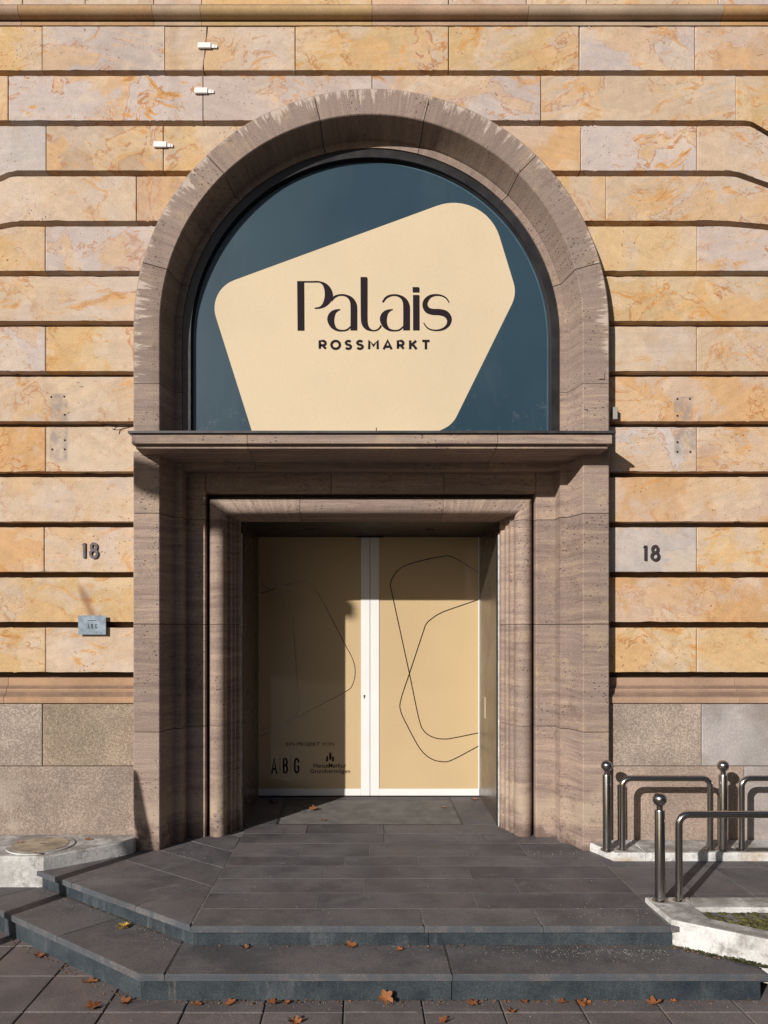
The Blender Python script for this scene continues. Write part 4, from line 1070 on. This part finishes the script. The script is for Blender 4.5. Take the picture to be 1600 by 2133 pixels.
for (x, y_, z_, lab) in ((1.598, 5.215, kz, 'round-topped steel bollard beside the portal pier, leftmost on the wall kerb'), (2.385, 5.215, kz, 'round-topped steel bollard between the two hoops on the wall kerb'), (1.610, 4.325, zp, 'round-topped steel bollard on the planter corner, nearest the steps')):
    o = b0 if first else dup(b0); first = False
    o.location = (x, y_, z_); o.rotation_euler = (random.uniform(-.006, .006), random.uniform(-.006, .006), random.uniform(0, 3)); tag(o, lab, 'bollard', 'steel ball-topped bollards')
first = True
for (x, y_, z_, lab) in ((1.702, 5.215, kz, 'steel hoop barrier between the two bollards along the wall'), (2.512, 5.215, kz, 'steel hoop barrier cut off by the photo edge, on the wall kerb'), (1.716, 4.325, zp, 'steel hoop barrier on the planter edge, in front of the wall barriers')):
    o = h0 if first else dup(h0); first = False
    o.location = (x, y_, z_); tag(o, lab, 'barrier', 'steel hoop barriers')

# ================================================================== LEAVES, GRIT
def leaf_mesh(seed):
    rr = random.Random(seed); bm = bmesh.new(); n = 40; pts = []
    for i in range(n):
        a = 2*math.pi*i/n; k = 0.50+.5*abs(math.cos(2.5*(a-math.pi/2)))**.9+rr.uniform(-.07, .07)
        if abs(a-3*math.pi/2) < .35: k *= .55
        pts.append((math.cos(a)*k, math.sin(a)*k))
    c1, c2, c3 = rr.uniform(.25, .65), rr.uniform(-.35, .45), rr.uniform(.1, .3)
    f = lambda x, y: c1*x*x+c2*y*y*.7+c3*x*y+.08*math.sin(5*x+3*y)
    cen = bm.verts.new((0, 0, f(0, 0)))
    mid = [bm.verts.new((x*.5, y*.5, f(x*.5, y*.5))) for x, y in pts]; out = [bm.verts.new((x, y, f(x, y)+rr.uniform(0, .08))) for x, y in pts]
    for i in range(n):
        j = (i+1) % n
        bm.faces.new((cen, mid[i], mid[j])); bm.faces.new((mid[i], out[i], out[j], mid[j]))
    tube(bm, [(0, -.45, f(0, -.45)), (.05, -.8, .12), (.12, -1.15, .05)], .025, 5)
    me = bpy.data.meshes.new('leaf'); bm.to_mesh(me); bm.free(); me.materials.append(M['leaf']); me.shade_smooth()
    return me
LM = [leaf_mesh(s) for s in range(5)]
leaves = [
 (803, 2078, 0, .040, 'large orange leaf standing on edge at the middle of the lower step'), (730, 1974, ZT, .042, 'orange-brown leaf on the lower tread near its middle'),
 (508, 1976, ZT, .026, 'small brown leaf on the lower tread left of the middle leaf'), (832, 1981, ZT, .020, 'tiny brown leaf on the lower tread right of the middle leaf'),
 (187, 2048, 0, .040, 'pale orange leaf on the slabs beside the slanting lower step'), (195, 2098, 0, .046, 'pointed orange leaf on the slabs left of the step corner'),
 (262, 2091, 0, .034, 'brown leaf lying just left of the lower step corner'), (82, 1994, 0, .030, 'curled brown leaf at the far left foot of the lower step'), (150, 2006, 0, .020, 'small dark leaf at the foot of the slanting lower step'),
 (408, 2095, 0, .028, 'flat brown leaf on the pavement right of the step corner'), (480, 2091, 0, .028, 'brown leaf against the riser left of the middle'), (570, 2088, 0, .030, 'flat reddish leaf against the riser beside a pavement joint'), (598, 2091, 0, .018, 'tiny red leaf right of the flat reddish leaf'),
 (612, 2131, 0, .036, 'brown leaf cut by the bottom edge of the photo'), (925, 2128, 0, .030, 'brown leaf near the bottom edge right of the large leaf'), (980, 2077, 0, .032, 'dull orange leaf against the riser right of the large leaf'),
 (1063, 2110, 0, .026, 'orange leaf lying alone in the middle of a slab'), (1088, 2082, 0, .020, 'small red leaf on a slab joint by the riser'), (1165, 2076, 0, .024, 'pale leaf left of the bright orange leaf by the riser'), (1197, 2074, 0, .034, 'bright orange leaf against the riser on the right'), (1213, 2078, 0, .028, 'brown leaf touching the bright orange leaf on the right'),
 (1350, 2076, 0, .040, 'wide brown leaf against the riser at the right'), (1388, 2070, 0, .018, 'tiny orange leaf right of the wide brown leaf'),
 (655, 1687, ZL-.002, .046, 'orange leaf on the doormat at the shadow edge'), (570, 1673, ZL-.002, .050, 'dark leaf on the shaded left part of the doormat'), (695, 1657+8, ZL, .024, 'small pale leaf at the foot of the left door'), (921, 1684, ZL-.002, .028, 'small brown leaf on the right part of the doormat'), (987, 1667, ZL, .034, 'brown leaf in the right corner by the door'), (672, 1709, ZL-.002, .022, 'small leaf near the front edge of the doormat'),
 (75, 1779, zl+.01, .024, 'brown leaf on the front rim of the round cover'), (183, 1750, zl+.001, .026, 'brown leaf on the ledge right of the round cover'), (40, 1757, zl+.01, .018, 'tiny leaf at the back of the round cover')]
for i, (px, py, z_, sz, lab) in enumerate(leaves):
    p = on_plane(px, py, z_)
    if abs(z_-ZL) < .01:
        for _ in range(4): z_ = zfl(p.y); p = on_plane(px, py, z_)
    if z_ == 0 and p.x > -1.15: p.y = min(p.y, 3.712-sz*.9)
    o = link('leaf', LM[i % 5], None)
    o.location = (p.x, p.y, z_+.002+.004); sz *= .95; o.scale = (sz, sz, sz*.85); o.rotation_euler = (random.uniform(-.2, .2), random.uniform(-.2, .2), random.uniform(0, 6.28))
    if i == 0: o.rotation_euler = (R(55), R(-15), .5); o.location.z += .03
    tag(o, lab, 'leaf', 'dead leaves on the ground')
bm = bmesh.new(); p = on_plane(258, 1931, ZT); leaflets(bm, p, 26, .42, .07, .034)
tag(from_bm('leaf_cluster', bm, M['yellow_leaf']), 'cluster of small yellow leaves at the foot of the upper step', 'leaves')
# crumbled leaves swept against the steps
bm = bmesh.new(); rq = random.Random(11)
def crumb(x, y_, z_):
    r = rq.uniform(.004, .011); a = rq.uniform(0, 6.28)
    vs = [bm.verts.new((x+r*k*math.cos(a+q), y_+r*k*math.sin(a+q), z_+rq.uniform(.001, .007))) for q, k in ((0, 1), (1.3, .5), (2.6, .8), (4.2, .6), (5.3, .9))]
    bm.faces.new(vs)
for _ in range(150): crumb(rq.uniform(-1.0, 1.86), 3.718-abs(rq.gauss(0, .022)), 0)
for _ in range(60): p = Vector(LL)+LD*rq.uniform(.0, 1.34)-LN*abs(rq.gauss(-.012, .03)); crumb(p.x, p.y, 0)
for _ in range(60): crumb(rq.uniform(-.9, 1.5), 4.035-abs(rq.gauss(0, .02)), ZT)
for _ in range(50): p = f0+FR*rq.uniform(0, .5)-FN*abs(rq.gauss(.004, .03)); crumb(p.x, p.y, ZT)
for _ in range(40): crumb(rq.uniform(-.9, .9), rq.uniform(6.1, 6.9), zfl(6.8))
tag(from_bm('leaf_crumbs', bm, simple('leaf_crumb', (.20, .10, .05), .9, var=.6, scale=25)), 'brown leaf crumbs swept against the foot of the steps', kind='stuff')
# grit and crumbs
bm = bmesh.new()
def grain(x, y_, z_, r):
    vs = [bm.verts.new((x+r*math.cos(a+q), y_+r*math.sin(a+q)*.9, z_)) for q in [random.random()*6] for a in (0, 1.6, 3.1, 4.7)]
    t_ = bm.verts.new((x+r*.2, y_, z_+r*.9))
    for k in range(4): bm.faces.new((vs[k], vs[(k+1) % 4], t_))
rg = random.Random(3)
for i in range(620):
    k = rg.random()
    if k < .55:
        x = 1.5-abs(rg.gauss(0, .5)); y_ = 3.99-abs(rg.gauss(0, .07)); z_ = ZT
        if y_ < 3.72 or x < -.6: continue
    elif k < .75: x = 1.5-abs(rg.gauss(0, .28)); y_ = 4.06+abs(rg.gauss(0, .22)); z_ = ZL
    elif k < .88: x = rg.uniform(-.9, 1.2); y_ = 4.03-abs(rg.gauss(0, .03)); z_ = ZT
    else: x = rg.uniform(-.9, 1.4); y_ = rg.uniform(4.1, 5.4); z_ = ZL
    grain(x, y_, z_-.0005, rg.uniform(.0015, .0045))
for i in range(220): grain(rg.uniform(-1.5, 1.9), 3.715-abs(rg.gauss(0, .03)) if rg.random() < .6 else rg.uniform(3.45, 3.7), 0-.0005, rg.uniform(.0015, .0045))
for i in range(260):
    s = rg.random()*1.5; p = Vector(UL)+UD*s-UN*abs(rg.gauss(-.015, .05)); grain(p.x, p.y, ZT-.0005, rg.uniform(.0015, .004))
for i in range(160):   # dirt in front of the portal feet
    s = rg.choice((-1, 1)); grain(s*rg.uniform(1.05, 1.5), 5.38-abs(rg.gauss(0, .08))+(.3 if rg.random() < .3 else 0), ZL-.0005, rg.uniform(.0015, .005))
tag(from_bm('grit', bm, M['grit']), 'pale grit and crumbs strewn over the steps', kind='stuff')

# ================================================================== BUILDINGS ACROSS THE STREET (behind the camera; they close off the low sky and show in the steel)
def far_house(x0, x1, y1, h, col, lab):
    o = tag(empty('opposite_building', ((x0+x1)/2, y1, 0)), lab, 'building')
    wm = simple('render_'+str(round(x0)), col, .9, var=.12, scale=.6)
    child(box('wall', x0, x1, y1-12, y1, -.03, h, wm, None), o)
    child(prism('roof', [(x0-.3, y1-12.3), (x1+.3, y1-12.3), (x1+.3, y1+.3), (x0-.3, y1+.3)], 'z', h+.01, h+.5, M['lead'], None, .2, 1), o)
    me = None; n = int((x1-x0)/2.6); st = (x1-x0)/n
    for f in range(int((h-1)/3.4)):
        for i in range(n):
            if me is None:
                q = box('window', -.65, .65, -.02, .05, -.95, .95, M['mullion'], None); me = q.data
            else: q = link('window', me, None)
            child(q, o); q.location = (x0+st*(i+.5), y1+.01, 2.2+3.4*f)
far_house(-4.5, 24, -17, 13.5, (.30, .26, .22), 'pale office building across the street behind the camera')
far_house(24.3, 52, -13, 20.5, (.24, .20, .17), 'taller brown building across the street, to the right behind the camera')
far_house(-64, -30, -15, 18.0, (.27, .23, .20), 'long brown building across the street, to the left behind the camera')

# ================================================================== things left of the frame whose shadows reach the portal
sx, sy, sz = -1.50-.74*6, 5.40-6, 2.79+.514*6
lamp = tag(empty('street_lamp', (sx, sy, sz)), 'grey street lamp hung on a wire over the pavement, outside the frame', 'street lamp')
bm = bmesh.new(); v = [(-.17, .16), (.10, .09), (.20, .0), (.19, -.13), (0, -.10), (-.16, -.05)]
add_prism(bm, [(sx+a, sz+b) for a, b in v], 'y', sy-.06, sy+.06, .02, 2); child(from_bm('lamp_head', bm, M['pole']), lamp)
bm = bmesh.new(); tube(bm, [(sx, sy, sz+.1), (sx, sy, sz+3.6)], .003, 6); tube(bm, [(sx-9, sy, sz+4.0), (sx, sy, sz+3.6), (sx+9, sy, sz+4.0)], .003, 6); child(from_bm('wire', bm, M['pole']), lamp)
px_, py_ = -1.575-.74*2.1, 5.40-2.1
post = tag(empty('street_post', (px_, py_, 0)), 'leaning grey post on the pavement left of the steps, outside the frame', 'post')
bm = bmesh.new(); lathe(bm, [(.043, -.03), (.043, 1.88), (.036, 1.90)], (0, 0, 0)); o = child(from_bm('shaft', bm, M['pole'], None, None, 40), post)
bm = bmesh.new(); lathe(bm, [(.07, -.02), (.07, .012), (.05, .018)], (0, 0, 0)); child(from_bm('base_flange', bm, M['pole'], None, None, 30), post)
for ch in post.children: ch.matrix_parent_inverse = Matrix.Identity(4)
o.rotation_euler = (0, R(-11.5), 0); o.location = (.262, 0, 0)
